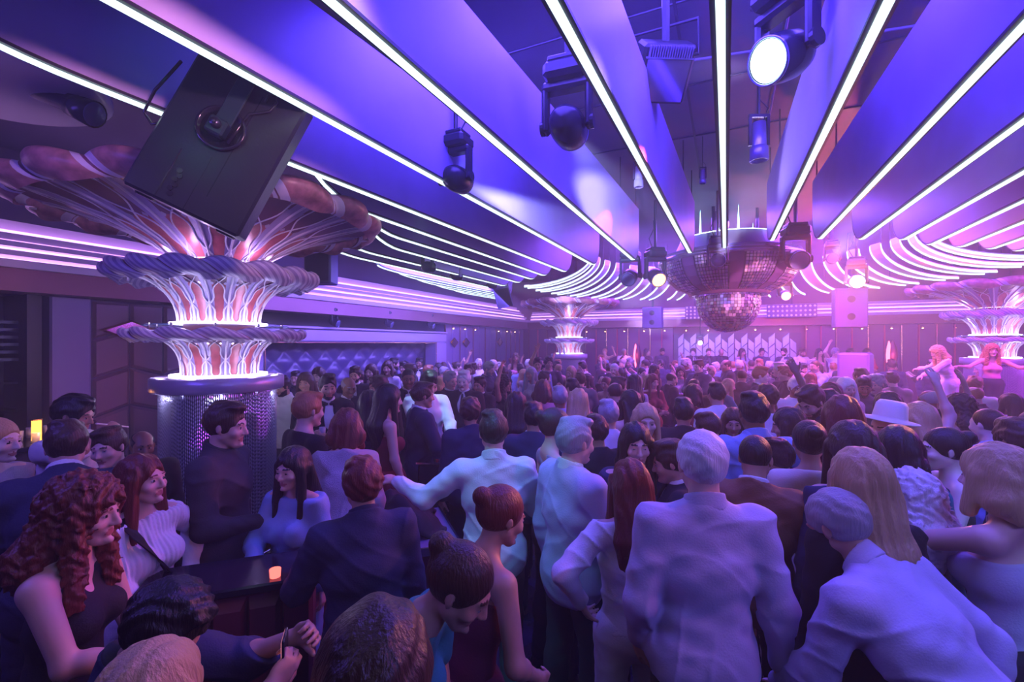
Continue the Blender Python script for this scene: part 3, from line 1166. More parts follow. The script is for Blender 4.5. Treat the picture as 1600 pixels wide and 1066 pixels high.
# on the frame over the alcove
for i, (px, py, Y) in enumerate(((522, 503, 6.3), (607, 505, 8.2), (673, 507, 10.3))):
    u = (px - 800) / F
    d = 7.35 / (.4258 - .9048 * u)
    p = at(px, py, d)
    mh(px, py, d, (-4, p.y + 1, 1.0), ['left', 'middle', 'right'][i] + ' dark moving head light of three standing over the alcove frame', .68, hang=False)
p = at(1094, 536, 14.8)
mh(1094, 536, 14.8, (0, 0, 2.1), 'small white spotlight shining at the camera from the back wall', .6, ('star', (.75, .75, 1.0), 60), (120, LIL, 30, .5))

# round cylinder spots hanging from the ceiling
for (px, py, d, s, nm) in ((1186, 226, 4.0, 1.0, 'slim metal cylinder spotlight hanging right of the middle fin'),
                           (998, 279, 5.2, .7, 'tiny cylinder spotlight tucked behind the first fin left of the middle'),
                           (1098, 278, 5.6, .5, 'tiny cylinder lamp left of the middle fin near the chandelier')):
    p = at(px, py, d)
    root = empty('cylinder_spotlight', p, .4, s)
    tag(root, nm, 'spotlight')
    MB().lathe([(.001, .20), (.055, .19), (.06, .0), (.062, -.10), (.058, -.105), (.05, -.10)], 20).build('barrel', mat('satin_alu', (.5, .48, .7), .3, .7), root, True)
    MB().lathe([(.064, -.02), (.074, -.03), (.076, -.14), (.064, -.145), (.062, -.11)], 20).build('collar', mat('satin_alu2', (.4, .38, .6), .3, .7), root, True)
    MB().lathe([(.05, -.10), (.001, -.09)], 16).build('lens', LENS, root, True)
    m = MB()
    m.box((-.09, -.01, -.01), (-.066, .01, .25))
    m.box((.066, -.01, -.01), (.09, .01, .25))
    m.box((-.09, -.012, .24), (.09, .012, .265))
    m.tube([(0, 0, .26), (0, 0, (4.7 - p.z) / s)], .01)
    m.tube([(.03, 0, .19), (.08, 0, .32), (.0, 0, .40)], .005)
    m.build('bracket', BLACK, root)

# heater / air unit between the fins
p = at(1040, 118, 3.3)
root = empty('ceiling_heater', p)
X = Matrix.Rotation(radians(28), 4, 'Z') @ Matrix.Rotation(radians(-48), 4, 'X')
tag(root, 'square box light with glass front and louvres on the ceiling left of the middle fin', 'light')
m = MB()
m.X = X
m.box((-.19, -.19, .0), (.19, .19, .22), bev=.02)
m.build('housing', BLACK, root)
m = MB()
m.X = X
m.box((-.155, -.10, -.012), (.155, .17, .0))
m.build('glass_front', mat('mirror_dim', (.45, .35, .60), .12, .9), root)
m = MB()
m.X = X
for k in range(18):
    m.box((-.155 + k * .0175, -.185, -.03), (-.148 + k * .0175, -.115, .0))
m.box((-.17, -.115, -.02), (.17, -.105, .0))
m.build('louvres', mat('louvre_metal', (.4, .35, .55), .3, .6), root)
m = MB()
m.tube([(0, 0, .2), (0, 0, 4.7 - p.z)], .03)
m.tube([(-.22, 0, .1), (-.22, 0, .35), (.22, 0, .35), (.22, 0, .1), (-.22, 0, .1)], .012)
m.build('bracket', BLACK, root)

# ================================================================== THE BIG BLACK SPEAKER, upper left
nc = Vector((.27564, 0, -.96126))          # facing of the cabinet back, seen from the camera
an = (RT * nc.x + Vector((0, 0, nc.y)) - FW * -nc.z).normalized()
an = (RT * nc.x - FW * .96126).normalized()
TL, TR, BR, BL = (Vector((0, 0, CH)) + RT * x + Vector((0, 0, y)) + FW * z for x, y, z in
                  ((-1.628, 1.591, 2.402), (-1.112, 1.330, 2.550), (-1.490, .580, 2.442), (-1.986, .818, 2.300)))
ax = (TR - TL + BR - BL).normalized()
ay = (TL - BL + TR - BR)
ay = (ay - ax * ay.dot(ax)).normalized()
an = ax.cross(ay).normalized()
ctr = (TL + TR + BR + BL) / 4
w = .58
h = .852
X = Matrix(((ax.x, ay.x, an.x, 0), (ax.y, ay.y, an.y, 0), (ax.z, ay.z, an.z, 0), (0, 0, 0, 1)))
root = empty('hanging_speaker', ctr)
tag(root, 'big black tilted loudspeaker hung on a bracket before the near flower column', 'speaker')
SPK = mat('speaker_black', (0.012, 0.016, 0.028), 0.33, bump=(60, .08))
m = MB()
m.X = X
m.box((-w / 2, -h / 2, -.15), (w / 2, h / 2, 0), bev=.014)
m.build('cabinet', SPK, root)
m = MB()
m.X = X
m.lathe([(.115, .002), (.12, .01), (.12, .02), (.105, .022), (.10, -.0), (.001, -.0)], 32, (-.02, .06, 0))
m.build('socket_ring', BLACKG, root, True)
m = MB()
m.X = X
m.box((-.06, .02, .02), (.025, h / 2 + .25, .035), bev=.004)
m.box((-.06, .00, .02), (.03, .09, .09), bev=.01)
m.build('bracket', mat('bracket_teal', (.03, .06, .08), .3, .5), root)
m = MB()
m.X = X
m.lathe([(.001, .12), (.022, .12), (.026, .10), (.026, .03)], 18, (-.015, .05, 0))
m.lathe([(.001, .13), (.010, .13), (.010, .11)], 12, (-.015, .05, 0))
m.build('pivot_bolt', DARKM, root, True)
m = MB()
m.X = X
m.tube([(.10, .30, .012), (.10, .34, .02), (.13, .36, .02), (.15, .33, .012), (.14, .27, .012), (.06, .20, .012), (.05, .10, .012), (.045, .0, .02)], .008)
m.build('cable', BLACKG, root, True)
m = MB()
m.X = X
m.tube([(-.33, .28, .0), (-.42, .10, -.1), (-.44, -.02, -.15), (-.38, -.06, -.15), (-.30, -.02, -.10)], .008)
m.build('cable', BLACKG, root, True)
m = MB()
m.X = X
m.box((-.135, -.41, .0), (-.130, -.13, .004))
m.box((.005, -.42, .0), (.008, -.1, .003))
for k in range(6):
    m.lathe([(.015, .001), (.014, .006), (.001, .006)], 10, (-.09 + .012 * (k % 2), -.24 - .026 * k, 0))
m.box((.07, -.30, 0), (.075, h / 2 - .1, .002))
m.build('panel_details', BLACKG, root)
m = MB()
m.X = X
for (a, b) in ((-w / 2 + .06, -h / 2 + .02), (w / 2 - .1, -h / 2 + .02)):
    m = MB()
    m.X = X
    m.box((a - .05, b - .03, -.16), (a + .05, b + .0, -.10), bev=.01)
    m.build('foot', BLACKG, root)
m = MB()
tp = X @ Vector((-.02, h / 2 + .25, .03))
m.tube([tp, (tp.x, tp.y, 4.7 - ctr.z)], .03)
m.build('drop_pipe', BLACK, root)
spot('teal_kick', (-2.15, .6, 3.3), ctr + Vector((0, 0, .35)), 4, (.05, .75, .8), 70, .9, .1)

# bullet spotlight at the upper left on the ceiling, and its round canopy
p = at(98, 158, 2.9)
root = empty('track_spotlight', p)
tag(root, 'long dark track spotlight under the ceiling at the upper left corner', 'spotlight')
a0, a1 = Vector((0, 0, 0)), at(150, 180, 2.9) - p
dd = a1.normalized()
m = MB()
m.tube([-dd * .20, -dd * .18, dd * .05, dd * .06, dd * .22], [.02, .055, .055, .07, .085], 18, cap=True)
m.build('barrel', HOUS, root, True)
m = MB()
m.tube([dd * .222, dd * .225], [.075, .07], 18)
m.build('lens', LENS, root, True)
m = MB()
m.tube([(0, 0, .04), (0, 0, 4.7 - p.z)], .015)
m.box((-.06, -.03, .05), (.06, .03, .09))
m.build('mount', BLACK, root)
p = at(0, 150, 2.7)
o = MB().lathe([(.001, 0), (.62, .0), (.66, .02), (.66, .05), (.001, .06)], 48).build('ceiling_disc', mat('disc_satin', (.45, .38, .55), .35), None, True)
o.location = (p.x - .15, p.y - .1, p.z + .1)
tag(o, 'round satin ceiling disc cut off by the left edge above the flower column', 'ceiling disc')
m = MB().tube([(.3, .2, .05), (.3, .2, 4.7 - o.location.z)], .02)
m.build('hanger', BLACK, o)

# small hanging box speakers at the end of the left canopy
for i, (px, py, d, nm) in enumerate(((786, 463, 11.5, 'grey tilted box loudspeaker hanging left of the distant flower column'), (502, 418, 7.0, 'dark blue box loudspeaker hanging behind the right rim of the near flower'))):
    p = at(px, py, d)
    root = empty('box_loudspeaker', p, .5)
    tag(root, nm, 'speaker')
    m = MB()
    m.X = Matrix.Rotation(radians(18 if i == 0 else 0), 4, 'X') @ Matrix.Rotation(radians(-15 if i == 0 else 0), 4, 'Y')
    m.box((-.20, -.18, -.26), (.20, .18, .26), bev=.02)
    m.build('cabinet', mat('case_blue', (.06, .05, .16), .4), root)
    m = MB()
    m.X = Matrix.Rotation(radians(18 if i == 0 else 0), 4, 'X') @ Matrix.Rotation(radians(-15 if i == 0 else 0), 4, 'Y')
    m.box((-.17, -.19, -.23), (.17, -.18, .23))
    m.build('grille', DARKM, root)
    MB().tube([(0, 0, .2), (0, 0, 4.7 - p.z)], .02).build('hanger', BLACK, root)

# ================================================================== FURNITURE IN THE CROWD
root = empty('banquette_partition', (0, 0, 0))
# ledge between two points at z=1.08
A = at(280, 912, 1.93)
Bp = at(482, 891, 2.10)
A.z = Bp.z = 0
dv = (Bp - A).normalized()
nv = Vector((-dv.y, dv.x, 0))
if nv.dot(FW) < 0:
    nv = -nv
root.location = A
tag(root, 'low leather partition with a glossy ledge in the lower left', 'partition')
X = Matrix(((dv.x, nv.x, 0, 0), (dv.y, nv.y, 0, 0), (0, 0, 1, 0), (0, 0, 0, 1)))
L = (Bp - A).length
m = MB()
m.X = X
m.box((-.15, -.02, 0), (L + .02, .20, 1.06), bev=.01)
n = 5
for k in range(n):
    x0 = -.15 + (L + .17) * k / n
    x1 = -.15 + (L + .17) * (k + 1) / n
    m.add([(x0, -.02, .1), (x0 + .01, -.02, 1.04), (x1, -.02, 1.04), (x1, -.02, .1), (x0 + .02, -.06, .14), (x0 + .02, -.06, 1.0), (x1 - .015, -.06, 1.0), (x1 - .015, -.06, .14)],
          [(4, 5, 6, 7), (0, 1, 5, 4), (1, 2, 6, 5), (2, 3, 7, 6), (3, 0, 4, 7)])
m.build('leather_front', mat('wine_leather', (.16, .03, .06), .4, bump=(12, .2)), root)
m = MB()
m.X = X
m.box((-.18, -.06, 1.06), (L + .05, .26, 1.10), bev=.008)
m.build('ledge', BLACKG, root)
p = at(430, 903, 2.05)
o = MB().lathe([(.001, 0), (.022, 0), (.024, .035), (.001, .035)], 12).build('candle', glow('candle_red', (1, .12, .10), 2.5), None, True)
o.location = (p.x, p.y, 1.10)
tag(o, 'tiny red candle glowing on the partition ledge', 'candle')

root = empty('club_table', (0, 0, 0))
C3 = at(718, 852, 2.9)
C2 = at(612, 862, 2.75)
C4 = at(700, 800, 3.5)
for q in (C2, C3, C4):
    q.z = 0
ex = (C2 - C3)
ey = (C4 - C3)
ex.normalize()
ey = (ey - ex * ey.dot(ex)).normalized()
X = Matrix(((ex.x, ey.x, 0, 0), (ex.y, ey.y, 0, 0), (0, 0, 1, 0), (0, 0, 0, 1)))
root.location = C3
tag(root, 'low square club table with a bright metal edge in the middle of the crowd', 'table')
m = MB()
m.X = X
m.box((0, 0, .84), (.66, .70, .87))
m.build('tabletop', mat('table_top', (.22, .18, .38), .3), root)
m = MB()
m.X = X
m.box((-.015, -.015, .835), (.675, 0, .885))
m.box((-.015, 0, .835), (0, .70, .885))
m.build('metal_edge', mat('edge_bright', (.75, .75, .95), .15, 1.0), root)
m = MB()
m.X = X
m.box((.05, .05, 0), (.61, .65, .84), bev=.02)
m.build('pedestal', mat('wine_panel', (.12, .02, .06), .4), root)
# dark jacket heaped on the table
V = []
Fc = []
n = 26
for i in range(n):
    for j in range(n):
        u, v = i / (n - 1) * 2 - 1, j / (n - 1) * 2 - 1
        r = sqrt(u * u + v * v)
        hgt = max(0, 1 - r * r * .8)
        x = .34 + u * .28 + .03 * sin(5 * v + 2)
        y = .42 + v * .26 + .03 * sin(4 * u)
        V.append((x, y, .875 + .20 * hgt * (1 + .25 * sin(7 * u + 3 * v) * sin(6 * v)) + .012 * sin(17 * u) * sin(14 * v) + .012))
for i in range(n - 1):
    for j in range(n - 1):
        a = i * n + j
        Fc.append((a, a + n, a + n + 1, a + 1))
o = link_mesh('folded_coat', V, Fc, mat('coat_black', (.02, .015, .03), .8), None, True)
sm = o.modifiers.new('t', 'SOLIDIFY')
sm.thickness = .015
o.matrix_world = Matrix.Translation(C3) @ X
tag(o, 'black coat heaped on the low square club table', 'coat')

# DJ desk with a small deck in the left middle crowd
p = at(695, 668, 4.1)
root = empty('drinks_stand', (p.x, p.y, 0), .3)
tag(root, 'small dark stand with glinting metal tray in front of the white-lit man', 'stand')
MB().box((-.20, -.16, 0), (.20, .16, 1.10), bev=.02).build('body', BLACKG, root)
m = MB().box((-.21, -.17, 1.10), (.21, .17, 1.115))
m.lathe([(.10, 1.117), (.10, 1.13), (.001, 1.13)], 20)
m.build('tray', CHROME, root, False)

# podium for the performers
PX = at(1505, 640, 8.3)
root = empty('podium', (PX.x, PX.y, 0), -.35)
tag(root, 'violet boxed podium carrying the two pink-lit performers on the right', 'podium')
m = MB().box((-1.45, -.55, 0), (1.5, .65, .62), bev=.02)
m.build('platform', mat('podium_violet', (.22, .12, .42), .4), root)
m = MB().box((-1.46, -.56, .585), (1.51, -.545, .62))
m.build('metal_edge', mat('edge_bright', (.75, .75, .95), .15, 1.0), root)
m = MB().box((-1.75, -.35, 0), (-1.2, .3, 1.95), bev=.04)
tw = m.build('speaker_tower', mat('tower_violet', (.25, .14, .45), .45), None)
tw.location = root.location + Vector((0, .5, 0))
tw.rotation_euler = root.rotation_euler
tag(tw, 'tall plain violet loudspeaker tower left of the pink-lit performers', 'speaker')
# raised platform along the back wall
o = MB().box((-7.4, 14.9, 0), (4.2, 17.0, .32)).build('back_platform', mat('platform_dark', (.06, .03, .08), .5))
tag(o, 'long low dark platform along the back wall under the standing guests', 'platform')
# ================================================================== PEOPLE (smooth distance-field bodies)
def smin(a, b, k):
    if k <= 0:
        return np.minimum(a, b)
    h = np.maximum(k - np.abs(a - b), 0) / k
    return np.minimum(a, b) - h * h * k * .25


class Field:
    def __init__(s, lo, hi, vox):
        s.lo = np.array(lo, dtype=np.float64) - 2 * vox
        s.v = vox
        s.n = np.ceil((np.array(hi) - s.lo) / vox).astype(int) + 3
        s.ax = [(s.lo[i] + vox * np.arange(s.n[i])).astype(np.float32) for i in range(3)]
        s.f = np.full(tuple(s.n), .2, np.float32)

    def sl(s, lo, hi):
        a = np.clip(((np.array(lo) - s.lo) / s.v).astype(int) - 1, 0, s.n - 1)
        b = np.clip(((np.array(hi) - s.lo) / s.v).astype(int) + 2, 1, s.n)
        return tuple(slice(a[i], b[i]) for i in range(3))

    def grid(s, q):
        return s.ax[0][q[0]][:, None, None], s.ax[1][q[1]][None, :, None], s.ax[2][q[2]][None, None, :]

    def comb(s, q, d, k, sub):
        if sub:
            s.f[q] = -smin(-s.f[q], d, k)
        else:
            s.f[q] = smin(s.f[q], d, k)

    def cap(s, a, b, ra, rb=None, k=.02, sub=False):
        rb = ra if rb is None else rb
        a = np.array(a, float)
        b = np.array(b, float)
        m = max(ra, rb) + k + .03
        q = s.sl(np.minimum(a, b) - m, np.maximum(a, b) + m)
        X, Y, Z = s.grid(q)
        if X.size * Y.size * Z.size == 0:
            return
        d = b - a
        L = float((d * d).sum()) + 1e-12
        px, py, pz = X - a[0], Y - a[1], Z - a[2]
        t = np.clip((px * d[0] + py * d[1] + pz * d[2]) / L, 0, 1)
        dist = np.sqrt((px - t * d[0]) ** 2 + (py - t * d[1]) ** 2 + (pz - t * d[2]) ** 2) - (ra + (rb - ra) * t)
        s.comb(q, dist.astype(np.float32), k, sub)

    def ell(s, c, r, R=None, k=.02, sub=False):
        c = np.array(c, float)
        m = max(r) + k + .03
        q = s.sl(c - m, c + m)
        X, Y, Z = s.grid(q)
        if X.size * Y.size * Z.size == 0:
            return
        px, py, pz = X - c[0], Y - c[1], Z - c[2]
        if R is not None:
            px, py, pz = (R[0][0] * px + R[1][0] * py + R[2][0] * pz, R[0][1] * px + R[1][1] * py + R[2][1] * pz, R[0][2] * px + R[1][2] * py + R[2][2] * pz)
        k0 = np.sqrt((px / r[0]) ** 2 + (py / r[1]) ** 2 + (pz / r[2]) ** 2)
        k1 = np.sqrt((px / r[0] ** 2) ** 2 + (py / r[1] ** 2) ** 2 + (pz / r[2] ** 2) ** 2) + 1e-6
        s.comb(q, (k0 * (k0 - 1) / k1).astype(np.float32), k, sub)

    def plane(s, p, n, k=0.0):
        """remove everything on the side the normal points to"""
        X, Y, Z = s.grid((slice(None),) * 3)
        d = (X - p[0]) * n[0] + (Y - p[1]) * n[1] + (Z - p[2]) * n[2]
        s.f = -smin(-s.f, -d.astype(np.float32), k)

    def wave(s, amp, fx, fy, fz, seed=0):
        X, Y, Z = s.grid((slice(None),) * 3)
        s.f += (amp * (np.sin(X * fx + 2.3 * np.sin(Z * fz * .6 + seed) + seed) * np.sin(Z * fz + 1.7 * np.sin(Y * fy + seed) + seed * 2))).astype(np.float32)

    def crease(s, amp, ax, ay, az, seed=0):
        X, Y, Z = s.grid((slice(None),) * 3)
        for j, (p, q, r) in enumerate(((ax, ay, az), (-ax * .8, ay, az * .7))):
            u = X * p + Y * q + Z * r + 1.6 * np.sin(Z * 7 + X * 5 + seed + j) + 1.1 * np.sin(X * 9 - Y * 8 + seed * 2)
            m_ = .5 + .5 * np.sin(X * 6 + Z * 8 + seed * 3 + j * 2)
            s.f -= (amp * m_ * (1 - np.abs(np.sin(u))) ** 3).astype(np.float32)

    def mesh(s):
        f = s.f
        ins = f < 0
        nx, ny, nz = f.shape
        c = np.zeros((nx - 1, ny - 1, nz - 1), np.uint8)
        for i in (0, 1):
            for j in (0, 1):
                for k in (0, 1):
                    c += ins[i:nx - 1 + i, j:ny - 1 + j, k:nz - 1 + k]
        act = (c > 0) & (c < 8)
        I = np.argwhere(act)
        if len(I) == 0:
            return np.zeros((0, 3)), np.zeros((0, 4), int)
        idx = np.full(act.shape, -1, np.int64)
        idx[act] = np.arange(len(I))
        cor = [(i, j, k) for i in (0, 1) for j in (0, 1) for k in (0, 1)]
        val = np.stack([f[I[:, 0] + a, I[:, 1] + b, I[:, 2] + d] for a, b, d in cor], 1)
        acc = np.zeros((len(I), 3))
        cnt = np.zeros(len(I))
        for e in range(8):
            for g in range(e + 1, 8):
                if sum(abs(cor[e][t] - cor[g][t]) for t in range(3)) != 1:
                    continue
                va, vb = val[:, e], val[:, g]
                w = (va < 0) != (vb < 0)
                t = va[w] / (va[w] - vb[w])
                A, B_ = np.array(cor[e]), np.array(cor[g])
                acc[w] += A + t[:, None] * (B_ - A)
                cnt[w] += 1
        V = (I + acc / cnt[:, None]) * s.v + s.lo
        Q = []
        for ax in range(3):
            o1, o2 = (ax + 1) % 3, (ax + 2) % 3
            sa = [slice(None)] * 3
            sb = [slice(None)] * 3
            sa[ax] = slice(0, -1)
            sb[ax] = slice(1, None)
            x = ins[tuple(sa)] != ins[tuple(sb)]
            P = np.argwhere(x)
            ok = (P[:, o1] > 0) & (P[:, o2] > 0) & (P[:, o1] < f.shape[o1] - 1) & (P[:, o2] < f.shape[o2] - 1)
            P = P[ok]
            fl = ins[P[:, 0], P[:, 1], P[:, 2]]
            e1 = np.zeros(3, int)
            e1[o1] = 1
            e2 = np.zeros(3, int)
            e2[o2] = 1
            g = lambda D: idx[D[:, 0], D[:, 1], D[:, 2]]
            q = np.stack([g(P), g(P - e1), g(P - e1 - e2), g(P - e2)], 1)
            q[~fl] = q[~fl][:, ::-1]
            Q.append(q[(q >= 0).all(1)][:, ::-1])
        return V, np.concatenate(Q)


def field_mesh(name, V, Q, mats, midx=None):
    me = bpy.data.meshes.new(name)
    me.vertices.add(len(V))
    me.vertices.foreach_set('co', np.asarray(V, np.float32).ravel())
    me.loops.add(Q.size)
    me.loops.foreach_set('vertex_index', Q.ravel().astype(np.int32))
    me.polygons.add(len(Q))
    me.polygons.foreach_set('loop_start', np.arange(0, Q.size, 4, dtype=np.int32))
    me.polygons.foreach_set('loop_total', np.full(len(Q), 4, np.int32))
    me.polygons.foreach_set('use_smooth', np.ones(len(Q), bool))
    for m in mats:
        me.materials.append(m)
    if midx is not None:
        me.polygons.foreach_set('material_index', midx.astype(np.int32))
    me.update(calc_edges=True)
    return me


def RX(a):
    return Matrix.Rotation(radians(a), 3, 'X')


def RZ(a):
    return Matrix.Rotation(radians(a), 3, 'Z')


def RY(a):
    return Matrix.Rotation(radians(a), 3, 'Y')


SKINS = {k: mat('skin_' + k, c, .45) for k, c in dict(fair=(.72, .46, .38), tan=(.52, .30, .22), brown=(.26, .13, .085), pale=(.85, .66, .60)).items()}
HAIRS = {k: mat('hair_' + k, c, .38, bump=(120, .5, (1, 1, .12))) for k, c in dict(black=(.012, .009, .012), brown=(.06, .028, .018), auburn=(.16, .03, .02), blond=(.55, .36, .18), grey=(.35, .34, .38), white=(.75, .73, .76), ginger=(.40, .16, .07)).items()}
EYEM = mat('eye', (.42, .38, .38), .2)
IRIS = mat('iris', (.02, .015, .02), .1)
LIPM = mat('lips', (.48, .16, .16), .4)
CL = dict(white=(.80, .80, .84), navy=(.022, .03, .085), black=(.012, .012, .018), lilac=(.55, .50, .72), blue=(.25, .38, .70), red=(.22, .015, .035), teal=(.02, .22, .26), cream=(.80, .74, .62),
          grey=(.16, .16, .19), brown=(.26, .12, .06), denim=(.12, .17, .32), pink=(.75, .25, .42), silver=(.55, .55, .62), wine=(.13, .01, .04), orange=(.6, .2, .08), charcoal=(.04, .04, .05))
CLM = {k: mat('cloth_' + k, c, .8 if k not in ('silver',) else .35, bump=(140, .15), sheen=.0) for k, c in CL.items()}
CLM['silver'] = mat('cloth_sequin', (.62, .60, .72), .28, .5, bump=(260, 1.0))
SHOEM = mat('shoe_leather', (.01, .01, .012), .3)
GOLD = mat('gold', (.9, .55, .25), .2, 1.0)


def ik(a, t, l1, l2, pole):
    a, t, pole = Vector(a), Vector(t), Vector(pole)
    d = t - a
    L = min(d.length, (l1 + l2) * .995)
    d.normalize()
    t = a + d * L
    x = (l1 * l1 - l2 * l2 + L * L) / (2 * L)
    h = sqrt(max(0, l1 * l1 - x * x))
    p = pole - d * pole.dot(d)
    p = p.normalized() if p.length > 1e-5 else d.orthogonal().normalized()
    return a + d * x + p * h, t


ARMS = dict(  # hand targets for the right side (x>0) relative to the shoulder; pole for the elbow; fist curl; palm normal hint
    down=((.07, .03, -.53), (.3, -1, 0), 28, (-1, .2, 0)),
    drink=((-.02, .30, -.20), (.5, -.2, -1), 62, (-1, .1, 0)),
    clasp=((-.13, .30, -.27), (.8, -.1, -1), 45, (-1, -.3, 0)),
    up=((.08, .10, .45), (1, .1, 0), 20, (0, 1, 0)),
    wave=((.20, .16, .30), (1, -.2, -.6), 15, (0, 1, 0)),
    phone=((.0, .42, .02), (.6, 0, -1), 60, (-1, 0, .2)),
    hip=((.10, .02, -.36), (1, -.5, .1), 40, (-1, 0, 0)),
    head=((-.02, .12, .20), (1, .5, .2), 30, (-1, -.5, 0)),
    reach=((.02, .50, -.16), (.5, 0, -1), 35, (-.3, 0, -1)),
    side=((.40, .24, -.12), (0, -.5, -1), 35, (0, 0, -1)),
    table=((-.04, .34, -.42), (.9, -.3, -.2), 35, (-.3, 0, -1)),
)


def skeleton(sp):
    fem = sp.get('sex', 'm') == 'f'
    lean, lside, twist = sp.get('lean', 0), sp.get('lside', 0), sp.get('twist', 0)
    Rp = RZ(0)
    Rc = RZ(twist) @ RY(lside) @ RX(-lean)
    W = Vector((0, 0, 1.00))
    J = dict(fem=fem, Rc=Rc, W=W)
    ch = lambda x, y, z: W + Rc @ Vector((x, y, z - 1.0))
    J['ch'] = ch
    shw = .165 if fem else .192
    J['shw'] = shw
    J['neck'] = ch(0, -.015, 1.47)
    hr = RZ(twist * .6 + sp.get('yaw', 0)) @ RY(lside * .3 + sp.get('tilt', 0)) @ RX(-(lean * .45 + sp.get('nod', 4)))
    J['Rh'] = hr
    J['head'] = J['neck'] + (Rc @ Vector((0, .012, .07))) * .6 + hr @ Vector((0, .02, .115))
    l1, l2 = (.27, .235) if fem else (.29, .25)
    for s, key in ((1, 'R'), (-1, 'L')):
        sh = ch(s * (shw - .012), -.01, 1.425)
        a = sp.get('arm' + key, 'down')
        tg, pole, curl, pn = ARMS[a] if isinstance(a, str) else a
        loc = Rc if a not in ('down',) else RZ(twist)
        t = sh + loc @ Vector((tg[0] * s, tg[1], tg[2]))
        el, wr = ik(sh, t, l1, l2, loc @ Vector((pole[0] * s, pole[1], pole[2])))
        J['sh' + key], J['el' + key], J['wr' + key] = sh, el, wr
        J['curl' + key] = curl
        J['pn' + key] = loc @ Vector((pn[0] * s, pn[1], pn[2]))
    st = sp.get('stance', .02)
    for s, key in ((1, 'R'), (-1, 'L')):
        hip = Vector((s * .092, 0, .92))
        J['hip' + key] = hip
        if sp.get('seat'):
            kn = hip + Vector((s * .06, .42, -.02))
            an = kn + Vector((0, .02, -.42))
            J['knee' + key], J['ank' + key] = kn, an
        else:
            an = Vector((s * (.09 + st), (.06 if s > 0 else -.05) * (1 + 4 * st), .085))
            kn = (hip + an) * .5 + Vector((s * .008, .022, .03))
            J['knee' + key], J['ank' + key] = kn, an
    return J


def torso(F_, J, g=0.0, k=.05):
    fem, Rc, ch = J['fem'], J['Rc'], J['ch']
    if fem:
        F_.ell((0, -.01, .93), (.158 + g, .112 + g, .115 + g), k=k)
        F_.ell(ch(0, 0, 1.08), (.122 + g, .090 + g, .12 + g), Rc, k=k)
        F_.ell(ch(0, 0, 1.25), (.138 + g, .098 + g, .13 + g), Rc, k=k)
        for s in (-1, 1):
            F_.ell(ch(s * .066, .078, 1.26), (.056 + g, .052 + g, .056 + g), Rc, k=.03)
        F_.cap(ch(-.125, -.01, 1.405), ch(.125, -.01, 1.405), .048 + g, k=k)
    else:
        F_.ell((0, 0, .94), (.160 + g, .115 + g, .12 + g), k=k)
        F_.ell(ch(0, .008, 1.07), (.148 + g, .112 + g, .14 + g), Rc, k=k)
        F_.ell(ch(0, 0, 1.27), (.168 + g, .116 + g, .15 + g), Rc, k=k)
        F_.ell(ch(0, .045, 1.31), (.13 + g, .075 + g, .075 + g), Rc, k=.04)
        F_.cap(ch(0, -.01, 1.415), ch(.145, -.01, 1.400), .062 + g, .054 + g, k=k)
        F_.cap(ch(0, -.01, 1.415), ch(-.145, -.01, 1.400), .062 + g, .054 + g, k=k)
    for s in (-1, 1):   # trapezius
        F_.cap(ch(0, -.03, 1.48), ch(s * .14, -.02, 1.42), .046 + g * .6, .040 + g * .8, k=.03)


def arm(F_, J, key, g=0.0, t1=1.0, up=True, k=.03, gf=None):
    fem = J['fem']
    s, e, w = J['sh' + key], J['el' + key], J['wr' + key]
    r = (.046, .036, .034, .022) if fem else (.056, .043, .041, .027)
    gf = g if gf is None else gf
    if t1 >= .5:
        F_.cap(s, e, r[0] + g, r[1] + g, k=k)
        t = (t1 - .5) * 2
        if t > 0:
            F_.cap(e, e.lerp(w, t), r[2] + g, r[2] + (r[3] - r[2]) * t + gf, k=k)
            F_.ell(e.lerp(w, .25 * min(t, 1)), (r[2] + g + .004,) * 3, k=.02)
    else:
        F_.cap(s, s.lerp(e, t1 * 2), r[0] + g, r[1] + (r[0] - r[1]) * .5 + g, k=k)


def hand(F_, J, key, side):
    e, w = J['el' + key], J['wr' + key]
    d = (w - e).normalized()
    n = J['pn' + key]
    n = n - d * n.dot(d)
    n = n.normalized() if n.length > 1e-4 else d.orthogonal().normalized()
    sd = d.cross(n) * (-side)          # toward the thumb
    if J.get('flip' + key):
        sd = -sd
    sc = .92 if J['fem'] else 1.0
    c = radians(J['curl' + key])
    R = [[sd[i], n[i], d[i]] for i in range(3)]
    F_.cap(w - d * .01, w + d * .02, .024 * sc, .022 * sc, k=.015)
    F_.ell(w + d * .052 * sc, (.040 * sc, .0155 * sc, .05 * sc), R, k=.012)
    F_.cap(w + d * .02 + sd * .018 + n * .006, w + d * .055 + sd * .026 + n * .010, .015 * sc, .014 * sc, k=.012)
    for i, (o, L) in enumerate(((.029, .92), (.010, 1.02), (-.010, .96), (-.028, .78))):
        p = w + d * (.090 - abs(i - 1.3) * .004) * sc + sd * o * sc
        dr = (d + sd * o * 1.6).normalized()
        a = 0
        for j, l in enumerate((.040, .026, .020)):
            a += c * (.75 + .1 * i) * (1, 1.1, .7)[j]
            dv = (dr * cos(a) + n * sin(a))
            q = p + dv * l * L * sc
            F_.cap(p, q, (.0092 - .0008 * j) * sc, (.0086 - .0009 * j) * sc, k=.004)
            p = q
    p = w + d * .03 * sc + sd * .030 * sc + n * .006
    for j, l in enumerate((.034, .028, .024)):
        a = .35 + c * .35 * j
        dv = (d * .72 + sd * (.62 - .35 * j * min(1, c)) + n * (.25 + .55 * sin(a) * min(1, c))).normalized()
        q = p + dv * l * sc
        F_.cap(p, q, (.0125 - .0014 * j) * sc, (.0112 - .0014 * j) * sc, k=.005)
        p = q


